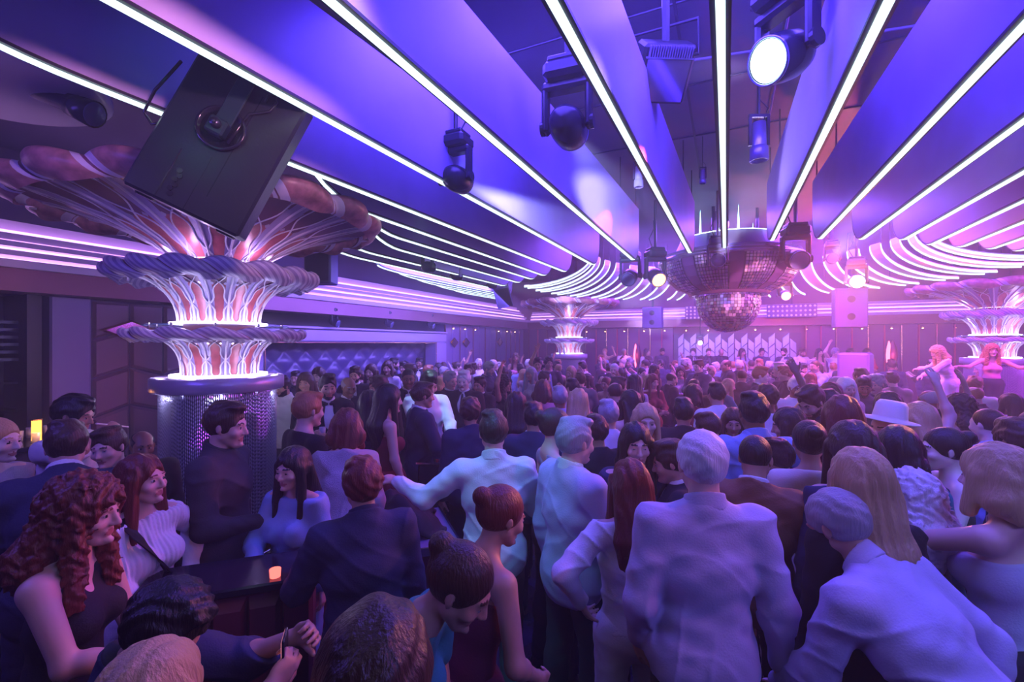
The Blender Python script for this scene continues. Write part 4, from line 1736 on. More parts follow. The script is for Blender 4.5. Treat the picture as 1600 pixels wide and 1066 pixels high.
def head(F_, J, face=True):
    R, c = J['Rh'], J['head']
    P = lambda x, y, z: c + R @ Vector((x, y, z))
    fem = J['fem']
    q = .96 if fem else 1.0
    F_.cap(J['neck'] - (J['Rc'] @ Vector((0, 0, .03))), P(0, -.025, -.05), .058 * q if not fem else .048, .052 * q if not fem else .044, k=.03)
    F_.ell(P(0, -.016, .032), (.074 * q, .094 * q, .088 * q), R, k=.02)
    F_.ell(P(0, .045, .0), (.060 * q, .048 * q, .068 * q), R, k=.03)
    F_.cap(P(0, .040, -.040), P(0, .066, -.094), .050 * q, .021 if not fem else .018, k=.03)
    F_.cap(P(-.040, .01, -.045), P(-.020, .052, -.088), .026, .018, k=.02)
    F_.cap(P(.040, .01, -.045), P(.020, .052, -.088), .026, .018, k=.02)
    if not face:
        return
    for s in (-1, 1):
        F_.ell(P(s * .031, .097, .008), (.017, .012, .011), R, k=.014, sub=True)
        F_.cap(P(s * .012, .091, .026), P(s * .044, .082, .027), .0075, .006, k=.012)
        F_.ell(P(s * .0305, .0805, .006), (.0125, .0115, .0095), R, k=.001)
        F_.ell(P(s * .043, .066, -.024), (.020, .020, .018), R, k=.018)
        F_.ell(P(s * .0745, -.006, .0), (.008, .017, .030), R @ RX(12) @ RZ(s * -18), k=.006)
    F_.cap(P(0, .092, .016), P(0, .112, -.026), .0065, .0105, k=.010)
    F_.ell(P(-.010, .100, -.030), (.008, .010, .007), R, k=.008)
    F_.ell(P(.010, .100, -.030), (.008, .010, .007), R, k=.008)
    F_.cap(P(-.018, .082, -.056), P(.018, .082, -.056), .0065, k=.006)
    F_.cap(P(-.015, .082, -.067), P(.015, .082, -.067), .0075, k=.006)
    F_.ell(P(0, .088, -.092), (.016, .012, .012), R, k=.012)
    J['P'] = P


def legs(F_, J, g=0.0, k=.04, lo=0.0, flare=0.0):
    fem = J['fem']
    a = (.080, .050, .047, .033) if fem else (.082, .053, .049, .037)
    for key in 'RL':
        h, kn, an = J['hip' + key], J['knee' + key], J['ank' + key]
        F_.cap(h, kn, a[0] + g, a[1] + g, k=k)
        F_.cap(kn, kn.lerp(an, 1 - lo), a[2] + g, a[3] + g + flare, k=k)
        F_.ell(kn.lerp(an, .28) + Vector((0, -.02, 0)), (.046 + g, .048 + g, .10 + g), k=.03)


def feet(F_, J, g=0.0):
    for key, s in (('R', 1), ('L', -1)):
        an = J['ank' + key]
        F_.cap(an + Vector((0, 0, .01)), an + Vector((0, -.02, -.045)), .037 + g, .035 + g, k=.02)
        F_.cap(an + Vector((0, -.03, -.052)), an + Vector((s * .02, .13, -.060)), .031 + g, .024 + g * .6, k=.02)


def bounds(J, pad=.16):
    P = [J[k] for k in J if isinstance(J[k], Vector)]
    lo = [min(p[i] for p in P) - pad for i in range(3)]
    hi = [max(p[i] for p in P) + pad for i in range(3)]
    for i in range(2):
        lo[i] = min(lo[i], -.24)
        hi[i] = max(hi[i], .24)
    hi[2] += .06
    lo[2] = min(lo[2], 0.0)
    return lo, hi


def make_hair(J, style, vox, seed):
    R, c = J['Rh'], J['head']
    P = lambda x, y, z: c + R @ Vector((x, y, z))
    lo = [c[i] - .22 for i in range(3)]
    hi = [c[i] + .22 for i in range(3)]
    long_ = style in ('long', 'straight', 'curly', 'bob')
    if long_:
        lo[2] = c[2] - (.62 if style != 'bob' else .3)
        b = J['Rc'] @ Vector((0, 0, -.5))
        lo[0] = min(lo[0], c[0] + b[0] - .2)
        hi[0] = max(hi[0], c[0] + b[0] + .2)
        lo[1] = min(lo[1], c[1] + b[1] - .2)
        hi[1] = max(hi[1], c[1] + b[1] + .2)
    f = Field(lo, hi, vox)
    g = {'buzz': .004, 'short': .012, 'slick': .010, 'long': .018, 'straight': .016, 'curly': .035, 'bob': .022, 'bun': .010, 'tousled': .022, 'balding': .005, 'crop': .013}[style]
    f.ell(P(0, -.018, .036), (.075 + g, .096 + g, .090 + g), R, k=.0)
    # cut the face out
    fz = {'balding': .10}.get(style, .0)
    if style == 'balding':
        f.ell(P(0, .03, .13), (.085, .11, .085), R, k=.02, sub=True)
    f.ell(P(0, .115, -.035), (.066, .085, .098), R, k=.012, sub=True)
    f.ell(P(0, .12, -.12), (.12, .12, .10), R, k=.02, sub=True)
    if not long_:
        # trim nape and around ears
        X = R @ Vector((0, .35, -1)).normalized()
        f.plane(P(0, -.05, -.05 if style != 'buzz' else -.04), X, .01)
        for s in (-1, 1):
            f.ell(P(s * .09, .0, -.012), (.022, .024, .038), R, k=.01, sub=True)
        if style in ('short', 'tousled', 'slick'):
            f.ell(P(.008, .045, .118), (.055, .050, .024), R, k=.03)
            f.ell(P(-.02, -.02, .125), (.055, .065, .018), R, k=.03)
        if style == 'bun':
            f.ell(P(0, -.115, .075), (.042, .040, .040), R, k=.015)
    else:
        Rc = J['Rc']
        L = {'long': .42, 'straight': .46, 'curly': .30, 'bob': .14}[style]
        wd = {'long': .085, 'straight': .075, 'curly': .115, 'bob': .085}[style]
        top = P(0, -.075, -.02)
        dn = Vector((0, 0, -1)) * .55 + (Rc @ Vector((0, 0, -1))) * .45
        back = Rc @ Vector((0, -1, 0))
        for s in (-1, -.33, .33, 1):
            sd = Rc @ Vector((s, 0, 0))
            a = P(s * .055, -.055 - .03 * (1 - abs(s)), .0)
            m_ = a + dn * L * .5 + back * (.055 if style != 'bob' else .0) + sd * (wd - .055) * .6
            e = a + dn * L * (1 - .08 * abs(s)) + back * .045 + sd * (wd - .06) * .4
            f.cap(a, m_, .034 + g * .6, .036 + g * .8, k=.03)
            f.cap(m_, e, .036 + g * .8, .020, k=.03)
        # front locks beside the face
        for s in (-1, 1):
            a = P(s * .074, .015, .02)
            e = a + dn * min(L, .30) + (Rc @ Vector((s * .02, .02, 0)))
            f.cap(a, e, .022 + g * .4, .016 + g * .5, k=.025)
    if style == 'curly':
        f.wave(.009, 95, 80, 70, seed)
        f.wave(.005, 210, 190, 150, seed + 1)
    elif style in ('long', 'straight', 'bob'):
        f.wave(.0045, 110, 20, 9, seed)
        f.wave(.003, 190, 60, 14, seed + 2)
    elif style in ('short', 'tousled', 'slick', 'crop'):
        f.wave(.0035 if style != 'tousled' else .006, 95, 40, 60, seed)
    return f.mesh()


BODY_CACHE = {}
CNT = [0]


def build_set(sp):
    """meshes for one pose/outfit: list of (name, mesh, slot) where slot picks the object-level material"""
    key = repr(sorted((k, str(v)) for k, v in sp.items()))
    if key in BODY_CACHE:
        return BODY_CACHE[key]
    CNT[0] += 1
    seed = CNT[0] * 1.7
    vox = sp.get('vox', .011)
    J = skeleton(sp)
    lo, hi = bounds(J)
    out = []
    top, bot = sp.get('top', 'shirt'), sp.get('bot', 'trousers')
    fem = J['fem']
    # ---- skin: one continuous surface
    f = Field(lo, hi, vox)
    torso(f, J)
    legs(f, J)
    feet(f, J)
    for key_, s in (('R', 1), ('L', -1)):
        arm(f, J, key_)
        hand(f, J, key_, s)
    head(f, J)
    V, Q = f.mesh()
    cen = V[Q].mean(1)
    P = J['P']
    Rm = np.array(J['Rh'])
    loc = (cen - np.array(J['head'])) @ Rm
    mi = np.zeros(len(Q), int)
    for s in (-1, 1):
        d = np.sqrt(((loc[:, 0] - s * .0305) / .0115) ** 2 + ((loc[:, 2] - .0045) / .0060) ** 2)
        mi[(d < 1) & (loc[:, 1] > .078)] = 1
        mi[(np.sqrt((loc[:, 0] - s * .0305) ** 2 + (loc[:, 2] - .006) ** 2) < .0062) & (loc[:, 1] > .078)] = 2
        d = (np.abs(loc[:, 2] - .031 + abs(.0) + .12 * np.abs(np.abs(loc[:, 0]) - .028)) < .0042) & (np.abs(np.abs(loc[:, 0]) - .029) < .018) & (loc[:, 1] > .07)
        mi[d] = 4
    d = ((np.abs(loc[:, 0]) / .024) ** 2 + ((loc[:, 2] + .0615) / .0105) ** 2 < 1) & (loc[:, 1] > .076)
    mi[d] = 3
    if sp.get('beard'):
        d = (loc[:, 2] < -.030) & (loc[:, 2] > -.135) & (loc[:, 1] > .0) & ((np.abs(loc[:, 0]) > .030) | (loc[:, 2] < -.074) | (loc[:, 2] > -.05) & (loc[:, 2] < -.040)) & (mi == 0) & (np.abs(loc[:, 0]) < .09) & (loc[:, 2] < -.04 + .3 * (.05 - loc[:, 1]))
        mi[d] = 4
    out.append(('body', field_mesh('body', V, Q, [SKINS['fair'], EYEM, IRIS, LIPM, HAIRS['brown']], mi), 'skin'))
    ch = J['ch']
    up = J['Rc'] @ Vector((0, 0, 1))
    fr = J['Rc'] @ Vector((0, 1, 0))
    # ---- bottoms
    if bot in ('trousers', 'jeans'):
        f = Field((-.30, min(lo[1], -.28), -.02), (.30, max(hi[1], .3), 1.12), vox)
        g = .016 if bot == 'trousers' else .010
        if fem:
            f.ell((0, -.01, .93), (.158 + g, .112 + g, .125 + g), k=.05)
        else:
            f.ell((0, 0, .94), (.160 + g, .118 + g, .13 + g), k=.05)
        legs(f, J, g + .002, lo=.06, flare=.012 if bot == 'trousers' else .004)
        f.plane((0, 0, 1.03), (0, 0, 1))
        f.wave(.0028, 30, 25, 40, seed)
        V, Q = f.mesh()
        out.append(('trousers', field_mesh('trousers', V, Q, [CLM['black']]), 'bot'))
    elif bot in ('skirt', 'dress', 'gown'):
        f = Field((-.36, -.34, .0), (.36, .34, 1.12), vox)
        g = .014
        hem = {'skirt': .56, 'dress': .50, 'gown': .06}[bot]
        f.ell((0, -.01, .95), (.158 + g, .115 + g, .13 + g), k=.05)
        f.cap((-.04, 0, .92), (-.055, 0, hem - .12), .120, .108 if bot != 'gown' else .19, k=.12)
        f.cap((.04, 0, .92), (.055, 0, hem - .12), .120, .108 if bot != 'gown' else .19, k=.12)
        f.plane((0, 0, hem), (0, 0, -1))
        f.plane((0, 0, 1.06), (0, 0, 1))
        f.wave(.005, 36, 36, 4, seed)
        V, Q = f.mesh()
        out.append(('skirt', field_mesh('skirt', V, Q, [CLM['black']]), 'bot' if bot == 'skirt' else 'top'))
    # ---- tops
    f = Field(lo, hi, vox)
    g = {'shirt': .020, 'tee': .016, 'tank': .009, 'jacket': .030, 'blouse': .022, 'strap': .008}[top]
    torso(f, J, g)
    sl = {'shirt': .96, 'tee': .32, 'tank': 0, 'jacket': .96, 'blouse': .94, 'strap': 0}[top]
    sl = sp.get('sleeve', sl)
    if sl:
        for key_ in 'RL':
            arm(f, J, key_, g * .75, sl, gf=g * .5 + (.006 if top == 'blouse' else .002))
            if sl > .9:
                e, w = J['el' + key_], J['wr' + key_]
                q = e.lerp(w, .93)
                f.cap(q, e.lerp(w, .985), .033 if not fem else .029, .034 if not fem else .030, k=.008)
    else:
        for key_, s in (('R', 1), ('L', -1)):      # arm holes
            f.ell(ch(s * (J['shw'] + .03), 0, 1.40), (.055, .12, .11), J['Rc'], k=.01, sub=True)
    if top in ('shirt', 'jacket'):
        cr = (.056 if fem else .066) + (.006 if top == 'jacket' else 0)
        f.cap(ch(0, -.022, 1.45), ch(0, -.012, 1.56), cr + .012, cr, k=.012)
        f.plane(ch(0, -.02, 1.522), (up + fr * .35).normalized(), .004)
    elif top in ('tee', 'blouse'):
        f.plane(ch(0, -.02, 1.485 if top == 'tee' else 1.47), (up + fr * .3).normalized(), .006)
    else:
        f.plane(ch(0, .0, 1.445 if top == 'tank' else 1.33), (up + fr * (.45 if top == 'tank' else .1)).normalized(), .006)
    if top in ('tank', 'strap'):
        f.ell(ch(0, .11, 1.43 if top == 'tank' else 1.40), (.085, .08, .10), J['Rc'], k=.01, sub=True)
        if top == 'tank':
            f.ell(ch(0, -.11, 1.46), (.085, .07, .08), J['Rc'], k=.01, sub=True)
    if top == 'jacket':
        f.cap(ch(0, .125, 1.50), ch(0, .185, 1.10), .075, .020, k=.006, sub=True)
        f.ell((0, -.005, .92), (.195, .150, .18), k=.06)
        f.plane((0, 0, .80), (0, 0, -1))
    elif top in ('shirt', 'blouse') and not sp.get('tucked'):
        f.ell((0, 0, .92), (.192 if not fem else .188, .148, .17), k=.05)
        f.plane((0, 0, .835), (0, 0, -1))
    elif bot in ('dress', 'gown'):
        f.plane((0, 0, .92), (0, 0, -1))
    else:
        f.plane((0, 0, .96), (0, 0, -1))
    amp = {'shirt': .0045, 'jacket': .0035, 'blouse': .004, 'tee': .003, 'tank': .001, 'strap': .001}[top]
    f.wave(amp, 22, 17, 26, seed)
    f.wave(amp * .5, 48, 40, 34, seed + 3)
    if top in ('shirt', 'blouse', 'jacket') and vox < .0095:
        f.crease({'shirt': .010, 'blouse': .009, 'jacket': .007}[top], 13, 9, 17, seed)
    if sp.get('pleats'):
        f.wave(.0035, 300, 3, 3, 0)
    V, Q = f.mesh()
    out.append(('jacket' if top == 'jacket' else ('blouse' if top == 'blouse' else ('dress' if bot in ('dress', 'gown') else ('tank_top' if top in ('tank', 'strap') else 'shirt'))), field_mesh('top', V, Q, [CLM['white']]), 'top'))
    if top in ('shirt', 'jacket') and vox < .0095:
        cc = ch(0, 0, 1.49)
        f = Field([c - .14 for c in cc], [c + .14 for c in cc], min(vox, .006))
        f.cap(ch(0, -.030, 1.40), ch(0, -.012, 1.60), .094, .058, k=0)
        f.plane(ch(0, -.02, 1.535), (up + fr * .45).normalized(), .003)
        f.plane(ch(0, -.02, 1.474), (-up - fr * .35).normalized(), .003)
        f.cap(ch(0, .06, 1.56), ch(0, .12, 1.42), .020, .034, k=.004, sub=True)
        V, Q = f.mesh()
        out.append(('collar', field_mesh('collar', V, Q, [CLM['white']]), 'top' if top == 'shirt' else 'inner'))
    if top == 'jacket':
        f = Field([c - .3 for c in J['ch'](0, 0, 1.25)], [c + .33 for c in J['ch'](0, 0, 1.25)], vox)
        torso(f, J, .016)
        f.cap(ch(0, -.022, 1.45), ch(0, -.012, 1.58), .072 if not fem else .062, .067 if not fem else .057, k=.012)
        f.plane(ch(0, -.02, 1.540), (up + fr * .35).normalized(), .004)
        f.plane(ch(0, 0, 1.05), -up)
        f.plane(ch(0, -.03, 1.2), -fr)
        V, Q = f.mesh()
        out.append(('dress_shirt', field_mesh('dress_shirt', V, Q, [CLM['white']]), 'inner'))
        if sp.get('tie'):
            f = Field([c - .16 for c in J['ch'](0, .1, 1.42)], [c + .16 for c in J['ch'](0, .1, 1.42)], min(vox, .008))
            if sp['tie'] == 'bow':
                for s in (-1, 1):
                    f.ell(ch(s * .028, .080, 1.475), (.026, .012, .018), J['Rc'], k=.004)
            else:
                f.cap(ch(0, .085, 1.468), ch(0, .128, 1.33), .013, .022, k=.004)
            V, Q = f.mesh()
            if len(Q):
                out.append(('bow_tie' if sp['tie'] == 'bow' else 'necktie', field_mesh('tie', V, Q, [CLM['black']]), 'tie'))
    # ---- shoes
    f = Field((-.3, lo[1], -.02), (.3, max(hi[1], .3), .16), vox)
    feet(f, J, .007)
    f.plane((0, 0, .004), (0, 0, -1))
    V, Q = f.mesh()
    if not sp.get('seat'):
        out.append(('shoes', field_mesh('shoes', V, Q, [SHOEM]), 'shoe'))
    # ---- hair
    st = sp.get('hairstyle', 'short')
    if st != 'bald':
        V, Q = make_hair(J, st, min(vox, .009), seed)
        out.append(('hair', field_mesh('hair', V, Q, [HAIRS['brown']]), 'hair'))
    BODY_CACHE[key] = (out, J)
    return BODY_CACHE[key]


BLOCKS = [(-4.5, 2.83, .80), (-4.4, 13.5, .80), (5.35, 13.6, .80), (C3.x - .2, C3.y + .3, .60), (tw.location.x - 1.4, tw.location.y + .4, .5)] + [(A.x + dv.x * t * L, A.y + dv.y * t * L, .30) for t in (0, .25, .5, .75, 1)]
PEOPLE = []      # (x, y) taken
CROWD = []       # roots with attributes for labels
NAVY2 = CLM['navy']


def person(px, py, d, face, sp, skin='fair', hair='brown', top='white', bot='black', inner='white', label=None, group=None, base=0.0, stat=None, desc=None):
    """px,py: where the crown is seen; d: depth; face: turn of the body in degrees (0 looks away from the camera, 90 looks to picture left, 180 at the camera)"""
    out, J = build_set(sp)
    crown = J['head'] + J['Rh'] @ Vector((0, -.02, .122))
    a = YAW + radians(face)
    off0 = Vector((crown.x * cos(a) - crown.y * sin(a), crown.x * sin(a) + crown.y * cos(a), 0))
    if d > 1.7:
        for dd in (0, .08, -.08, .16, -.16, .24, -.24, .34, -.34, .46, -.46, .6, .75, .9):
            q = at(px, py, d + dd) - off0
            h0 = (q.z - base) / crown.z
            if h0 > 1.12 or h0 < .87:
                continue
            if all((q.x - xa) ** 2 + (q.y - yb) ** 2 > (.37 if d < 3.2 else .43) ** 2 for xa, yb in PEOPLE) and all((q.x - xa) ** 2 + (q.y - yb) ** 2 > r_ * r_ for xa, yb, r_ in (BLOCKS if base < .5 else [])):
                d = d + dd
                break
    p = at(px, py, d)
    ht = crown.z
    sc = (p.z - base) / ht
    if stat:
        sc = stat
    sc = max(.86, min(1.14, sc))
    a = YAW + radians(face)
    off = Vector((crown.x * cos(a) - crown.y * sin(a), crown.x * sin(a) + crown.y * cos(a), 0)) * sc
    root = empty('person', (p.x - off.x, p.y - off.y, base), a, sc)
    root['category'] = 'person'
    cl = dict(skin=SKINS[skin], top=CLM[top], bot=CLM[bot], inner=CLM[inner], tie=CLM['black'], shoe=SHOEM, hair=HAIRS[hair])
    for nm, me, slot in out:
        o = bpy.data.objects.new(nm, me)
        COL.objects.link(o)
        o.parent = root
        o.material_slots[0].link = 'OBJECT'
        o.material_slots[0].material = cl[slot]
        if nm == 'body':
            o.material_slots[4].link = 'OBJECT'
            o.material_slots[4].material = cl['hair']
    PEOPLE.append((p.x - off.x, p.y - off.y))
    if label:
        root['label'] = label
    else:
        CROWD.append((root, px, d, desc))
    if group:
        root['group'] = group
    root['px'] = px
    return root, J


def hold(root, J, key, kind, label, cat):
    """a thing held in the hand: top-level, placed at the palm"""
    w, e = J['wr' + key], J['el' + key]
    dd = (w - e).normalized()
    n = J['pn' + key]
    n = (n - dd * n.dot(dd)).normalized()
    M4 = Matrix.Translation(root.location) @ Matrix.Rotation(root.rotation_euler[2], 4, 'Z') @ Matrix.Scale(root.scale[0], 4)
    p = M4 @ (w + dd * .085 + n * .035)
    if kind == 'glass':
        m = MB().lathe([(.001, -.05), (.026, -.05), (.031, .06), (.029, .06), (.024, -.04), (.001, -.04)], 14)
        o = m.build('drinking_glass', GLASS, None, True)
    elif kind == 'phone':
        m = MB().box((-.037, -.004, -.075), (.037, .004, .075), bev=.003)
        o = m.build('smartphone', BLACKG)
        s = MB().box((-.034, -.0052, -.070), (.034, -.0045, .070))
        s.build('screen', glow('screen_pink', (1, .30, .42), .9), o)
    else:
        m = MB().tube([(-.16, 0, -.03), (.16, 0, .05)], .006)
        o = m.build('light_stick', CLM['white'])
    o.location = p
    o.rotation_euler[2] = root.rotation_euler[2]
    tag(o, label, cat)
    return o
# ================================================================== WHO STANDS WHERE
H = .007
# ---- the closest figures, each with a pose of its own
person(1097, 678, 1.75, -4, dict(top='shirt', vox=H, hairstyle='crop', armR=((.10, .02, -.52), (.3, -1, 0), 30, (-1, .2, 0)), armL=((.04, .10, -.50), (.4, -1, 0), 30, (-1, .2, 0)), stance=.03), 'fair', 'white', 'lilac', 'charcoal',
       label='white-haired man in an untucked lilac shirt seen from behind, largest figure in the centre')
person(985, 722, 2.0, 6, dict(sex='f', top='blouse', vox=H, hairstyle='straight', armL='hip', tucked=1), 'fair', 'auburn', 'white', 'white',
       label='woman with very long dark red hair, white blouse and white trousers, back turned')
person(897, 658, 2.45, -60, dict(top='jacket', vox=H, hairstyle='short', armR='drink'), 'fair', 'grey', 'lilac', 'charcoal', 'white',
       label='man in a pale lilac-grey suit jacket looking right, left of the red-haired woman')
person(1181, 682, 2.35, -35, dict(top='jacket', vox=.009, hairstyle='buzz', armR='drink', armL='clasp', nod=18), 'tan', 'black', 'brown', 'black', 'white',
       label='cropped dark-haired man in brown leather jacket, right of the white-haired man')
person(1045, 692, 2.3, 75, dict(top='jacket', vox=.009, hairstyle='short', nod=14), 'tan', 'brown', 'black', 'black', 'white',
       label='man in black jacket with white collar looking left, beside the white-haired man')
person(586, 958, .70, 10, dict(top='jacket', vox=.006, hairstyle='crop', nod=2), 'fair', 'brown', 'black', 'black', 'navy', stat=None,
       label='dark-haired person at the bottom edge, head closest to the camera')
r, J = person(288, 930, 1.22, -72, dict(top='jacket', vox=.006, hairstyle='tousled', armR=((-.10, .40, .02), (.8, 0, -1), 48, (-1, 0, .2)), armL=((-.06, .44, .06), (.8, 0, -1), 45, (-1, 0, .2)), lean=8, nod=34, yaw=-10), 'tan', 'black', 'navy', 'black', 'charcoal',
              label='dark-haired man in navy jacket looking down and holding up a phone, lower left')
hold(r, J, 'R', 'phone', 'black smartphone with pink screen held by the man at the lower left', 'phone')
person(232, 1098, .95, -20, dict(sex='f', top='blouse', hairstyle='bob', vox=H), 'fair', 'blond', 'black', 'black', label='blond head just showing at the bottom edge left of the phone holder')
person(128, 752, 1.6, -80, dict(sex='f', top='tank', vox=.006, hairstyle='curly', armR=((-.02, .36, -.19), (.35, -.5, -1), 62, (-1, .1, 0)), armL=((-.03, .24, -.40), (.7, -.3, -1), 40, (-1, 0, 0)), lean=6, nod=2), 'fair', 'auburn', 'black', 'black',
       label='woman with long frizzy auburn hair and black sleeveless top, bare arm toward the viewer')
r, J = person(214, 715, 1.78, -105, dict(sex='f', top='blouse', vox=.006, hairstyle='straight', pleats=1, armR=((-.06, .26, -.40), (.8, -.3, -1), 35, (-.5, 0, -1)), armL='hip', yaw=12, nod=-4, sleeve=.94), 'fair', 'auburn', 'white', 'denim',
              label='woman in a white pleated blouse with a bag strap, profile to the right')
# bag strap and bag
M4 = r.matrix_basis
ch = J['ch']
m = MB()
pts = [ch(.11, .02, 1.475), ch(.09, .125, 1.38), ch(.03, .165, 1.26), ch(-.06, .15, 1.12), ch(-.14, .12, 1.02)]
pts = [M4 @ p for p in pts]
m.sweep([p - pts[-1] for p in pts], .045, -.004, .004)
bag = MB()
q = M4.to_3x3() @ Vector((-.03, .03, 0))
bg = empty('handbag', pts[-1])
tag(bg, 'black leather handbag on a broad studded strap worn by the white-bloused woman', 'handbag')
m.build('strap', BLACK, bg)
MB().box((-.16, -.05, -.19), (.16, .05, -.01), bev=.02).build('bag_body', LEATD, bg)
MB().box((-.03, -.056, -.10), (.03, -.05, -.06), bev=.004).tube([(-.155, 0, -.02), (-.0, 0, .01), (.155, 0, -.02)], .006).build('clasp', CHROME, bg)
bg.rotation_euler[2] = 0
person(105, 662, 2.35, 38, dict(top='jacket', vox=.008, hairstyle='slick', lean=20, armR='table'), 'fair', 'brown', 'navy', 'navy', 'white',
       label='man in royal blue suit with slicked hair bending away at the left')
person(168, 672, 2.75, -172, dict(top='shirt', vox=.009, hairstyle='short', tilt=8), 'fair', 'brown', 'charcoal', 'black', label='smiling man facing the camera behind the blue-suited man')
r, J = person(118, 622, 3.15, -80, dict(top='shirt', vox=.009, hairstyle='tousled', armR=((-.06, .30, .10), (1, .3, -.4), 60, (-1, -.3, 0)), armL='clasp', nod=12), 'tan', 'black', 'white', 'black',
              label='man in white shirt lifting his forearm before his face, by the quilted panel')
hold(r, J, 'R', 'stick', 'thin white stick held up by the man in the white shirt at the left', 'stick')
person(-8, 656, 2.5, -85, dict(sex='f', top='blouse', vox=.009, hairstyle='bun', armR='down'), 'pale', 'blond', 'silver', 'navy', label='pale woman in sequinned blue top cut off by the left edge')
person(222, 674, 3.3, -130, dict(top='jacket', hairstyle='balding'), 'brown', 'black', 'black', 'black', 'white', label='bald man in dark suit just left of the near column, small and dark')
r, J = person(352, 633, 2.62, -84, dict(top='shirt', vox=.008, hairstyle='short', armR=((-.02, .28, -.28), (.5, -.4, -1), 60, (-1, .1, 0)), nod=6), 'fair', 'brown', 'charcoal', 'denim',
              label='man in charcoal shirt and jeans in profile before the bead curtain, looking right')
hold(r, J, 'R', 'glass', 'glass in the hand of the man before the bead curtain', 'glass')
person(480, 617, 3.35, -38, dict(top='tee', vox=.009, hairstyle='short'), 'fair', 'ginger', 'black', 'black', label='ginger man in black tee shirt seen from behind, right of the near column')
r, J = person(512, 587, 4.7, -150, dict(top='jacket', tie='bow', vox=.009, hairstyle='short', armR='drink', armL='clasp', beard=1), 'tan', 'black', 'black', 'black', 'white', label='bearded man in tuxedo and bow tie clasping a drink before the alcove')
hold(r, J, 'R', 'glass', 'glass held by the bearded man in the tuxedo', 'glass')
person(543, 643, 3.1, 12, dict(sex='f', top='blouse', vox=.009, hairstyle='bob', nod=20, lean=10), 'fair', 'auburn', 'silver', 'wine', label='woman in glittering silver top with her head bowed, back turned')
person(606, 603, 3.95, -60, dict(sex='f', top='strap', bot='dress', vox=.009, hairstyle='long', armR=((.04, .10, -.49), (.3, -1, 0), 40, (-1, .2, 0))), 'fair', 'black', 'red', 'red', label='woman with long black hair in sleeveless dark red dress beside the big navy suit')
person(659, 600, 3.7, -62, dict(top='jacket', vox=.009, hairstyle='short', armR='drink'), 'tan', 'brown', 'navy', 'navy', 'white', label='large man in long navy suit seen from behind, left of the drinks stand')
person(672, 583, 4.8, -145, dict(top='shirt', vox=.009, hairstyle='short', armR='table', armL='table', nod=22), 'fair', 'black', 'white', 'black', label='man in a white shirt lit brilliant blue-white beside the drinks stand')
person(638, 577, 5.7, -165, dict(top='jacket', tie='bow', hairstyle='buzz'), 'brown', 'black', 'black', 'black', 'white', label='dark-skinned man in tuxedo with bow tie, left of the brightly lit man')
person(703, 582, 6.3, -135, dict(top='jacket', hairstyle='short'), 'fair', 'grey', 'black', 'black', 'white', label='left one of two grey-haired men in tuxedos right of the brightly lit man')
person(725, 581, 5.9, 170, dict(top='jacket', tie='tie', hairstyle='short'), 'pale', 'white', 'black', 'black', 'white', label='white-haired man in tuxedo with white shirt, right of the brightly lit man')
person(771, 646, 2.75, 8, dict(top='shirt', vox=.009, hairstyle='short', armL='side', armR='drink'), 'fair', 'brown', 'white', 'grey', label='broad man in pale shirt with arm out, back turned, right of the club table')
person(788, 762, 1.75, -58, dict(sex='f', top='strap', bot='dress', vox=.009, hairstyle='bun', lean=14, nod=10, armR=((-.0, .25, -.36), (.7, -.3, -1), 40, (-1, 0, 0))), 'tan', 'auburn', 'wine', 'wine', label='woman in wine red dress leaning right before the broad man in the pale shirt')
person(566, 722, 2.05, 30, dict(top='jacket', vox=.008, hairstyle='tousled', armL=((.05, .38, -.26), (.6, 0, -1), 30, (0, 0, -1)), lean=8), 'tan', 'auburn', 'navy', 'black', 'navy', label='dark figure in navy jacket reaching left over the partition, centre left foreground')
person(459, 702, 2.6, 165, dict(sex='f', top='blouse', vox=.009, hairstyle='long', armR='clasp'), 'fair', 'black', 'blue', 'lilac', label='woman in light blue blouse and lilac trousers behind the partition ledge')
person(742, 862, 1.3, -100, dict(sex='f', top='tee', vox=.008, hairstyle='bun', lean=30, nod=20, armR='table'), 'tan', 'brown', 'teal', 'navy', label='person in dark teal top stooping right at the lower centre')
person(866, 640, 2.95, -75, dict(sex='f', top='tank', vox=.009, hairstyle='bun'), 'fair', 'brown', 'silver', 'black', label='woman with dark updo and patterned silver top, profile to the right')
person(834, 632, 3.15, -10, dict(top='jacket', hairstyle='short'), 'tan', 'black', 'navy', 'black', 'white', label='man in navy jacket seen from behind, left of the woman with the updo')
person(932, 652, 2.9, 15, dict(top='jacket', hairstyle='short'), 'tan', 'brown', 'black', 'black', 'white', label='man in black jacket seen from behind, behind the lilac-grey suit')
person(951, 628, 3.5, 0, dict(top='shirt', hairstyle='short'), 'fair', 'grey', 'white', 'black', label='stout man in white shirt seen from behind, beyond the black jacket')
person(1008, 634, 3.15, 175, dict(sex='f', top='tank', vox=.009, hairstyle='long', armR='drink'), 'fair', 'blond', 'teal', 'black', label='fair-haired woman facing the camera, above the long red hair')
person(993, 664, 2.62, 178, dict(sex='f', top='blouse', vox=.008, hairstyle='straight'), 'fair', 'black', 'navy', 'black', label='woman with straight black hair facing the camera, left of the white-haired man')
person(1178, 617, 2.95, -6, dict(top='shirt', vox=.009, hairstyle='short', armR='side'), 'brown', 'black', 'blue', 'black', label='tall dark-haired man in light blue shirt seen from behind, right of centre')
person(1104, 648, 3.0, 40, dict(top='shirt', hairstyle='short', lean=22, armL='side'), 'fair', 'brown', 'white', 'black', label='man in white shirt bending left behind the white-haired man')
o, J = person(1386, 640, 3.0, 100, dict(top='shirt', hairstyle='bald', vox=.009, nod=12), 'fair', 'brown', 'charcoal', 'black', label='man under a white brimmed hat looking left, right of centre')
M4 = o.matrix_basis
c = M4 @ J['head']
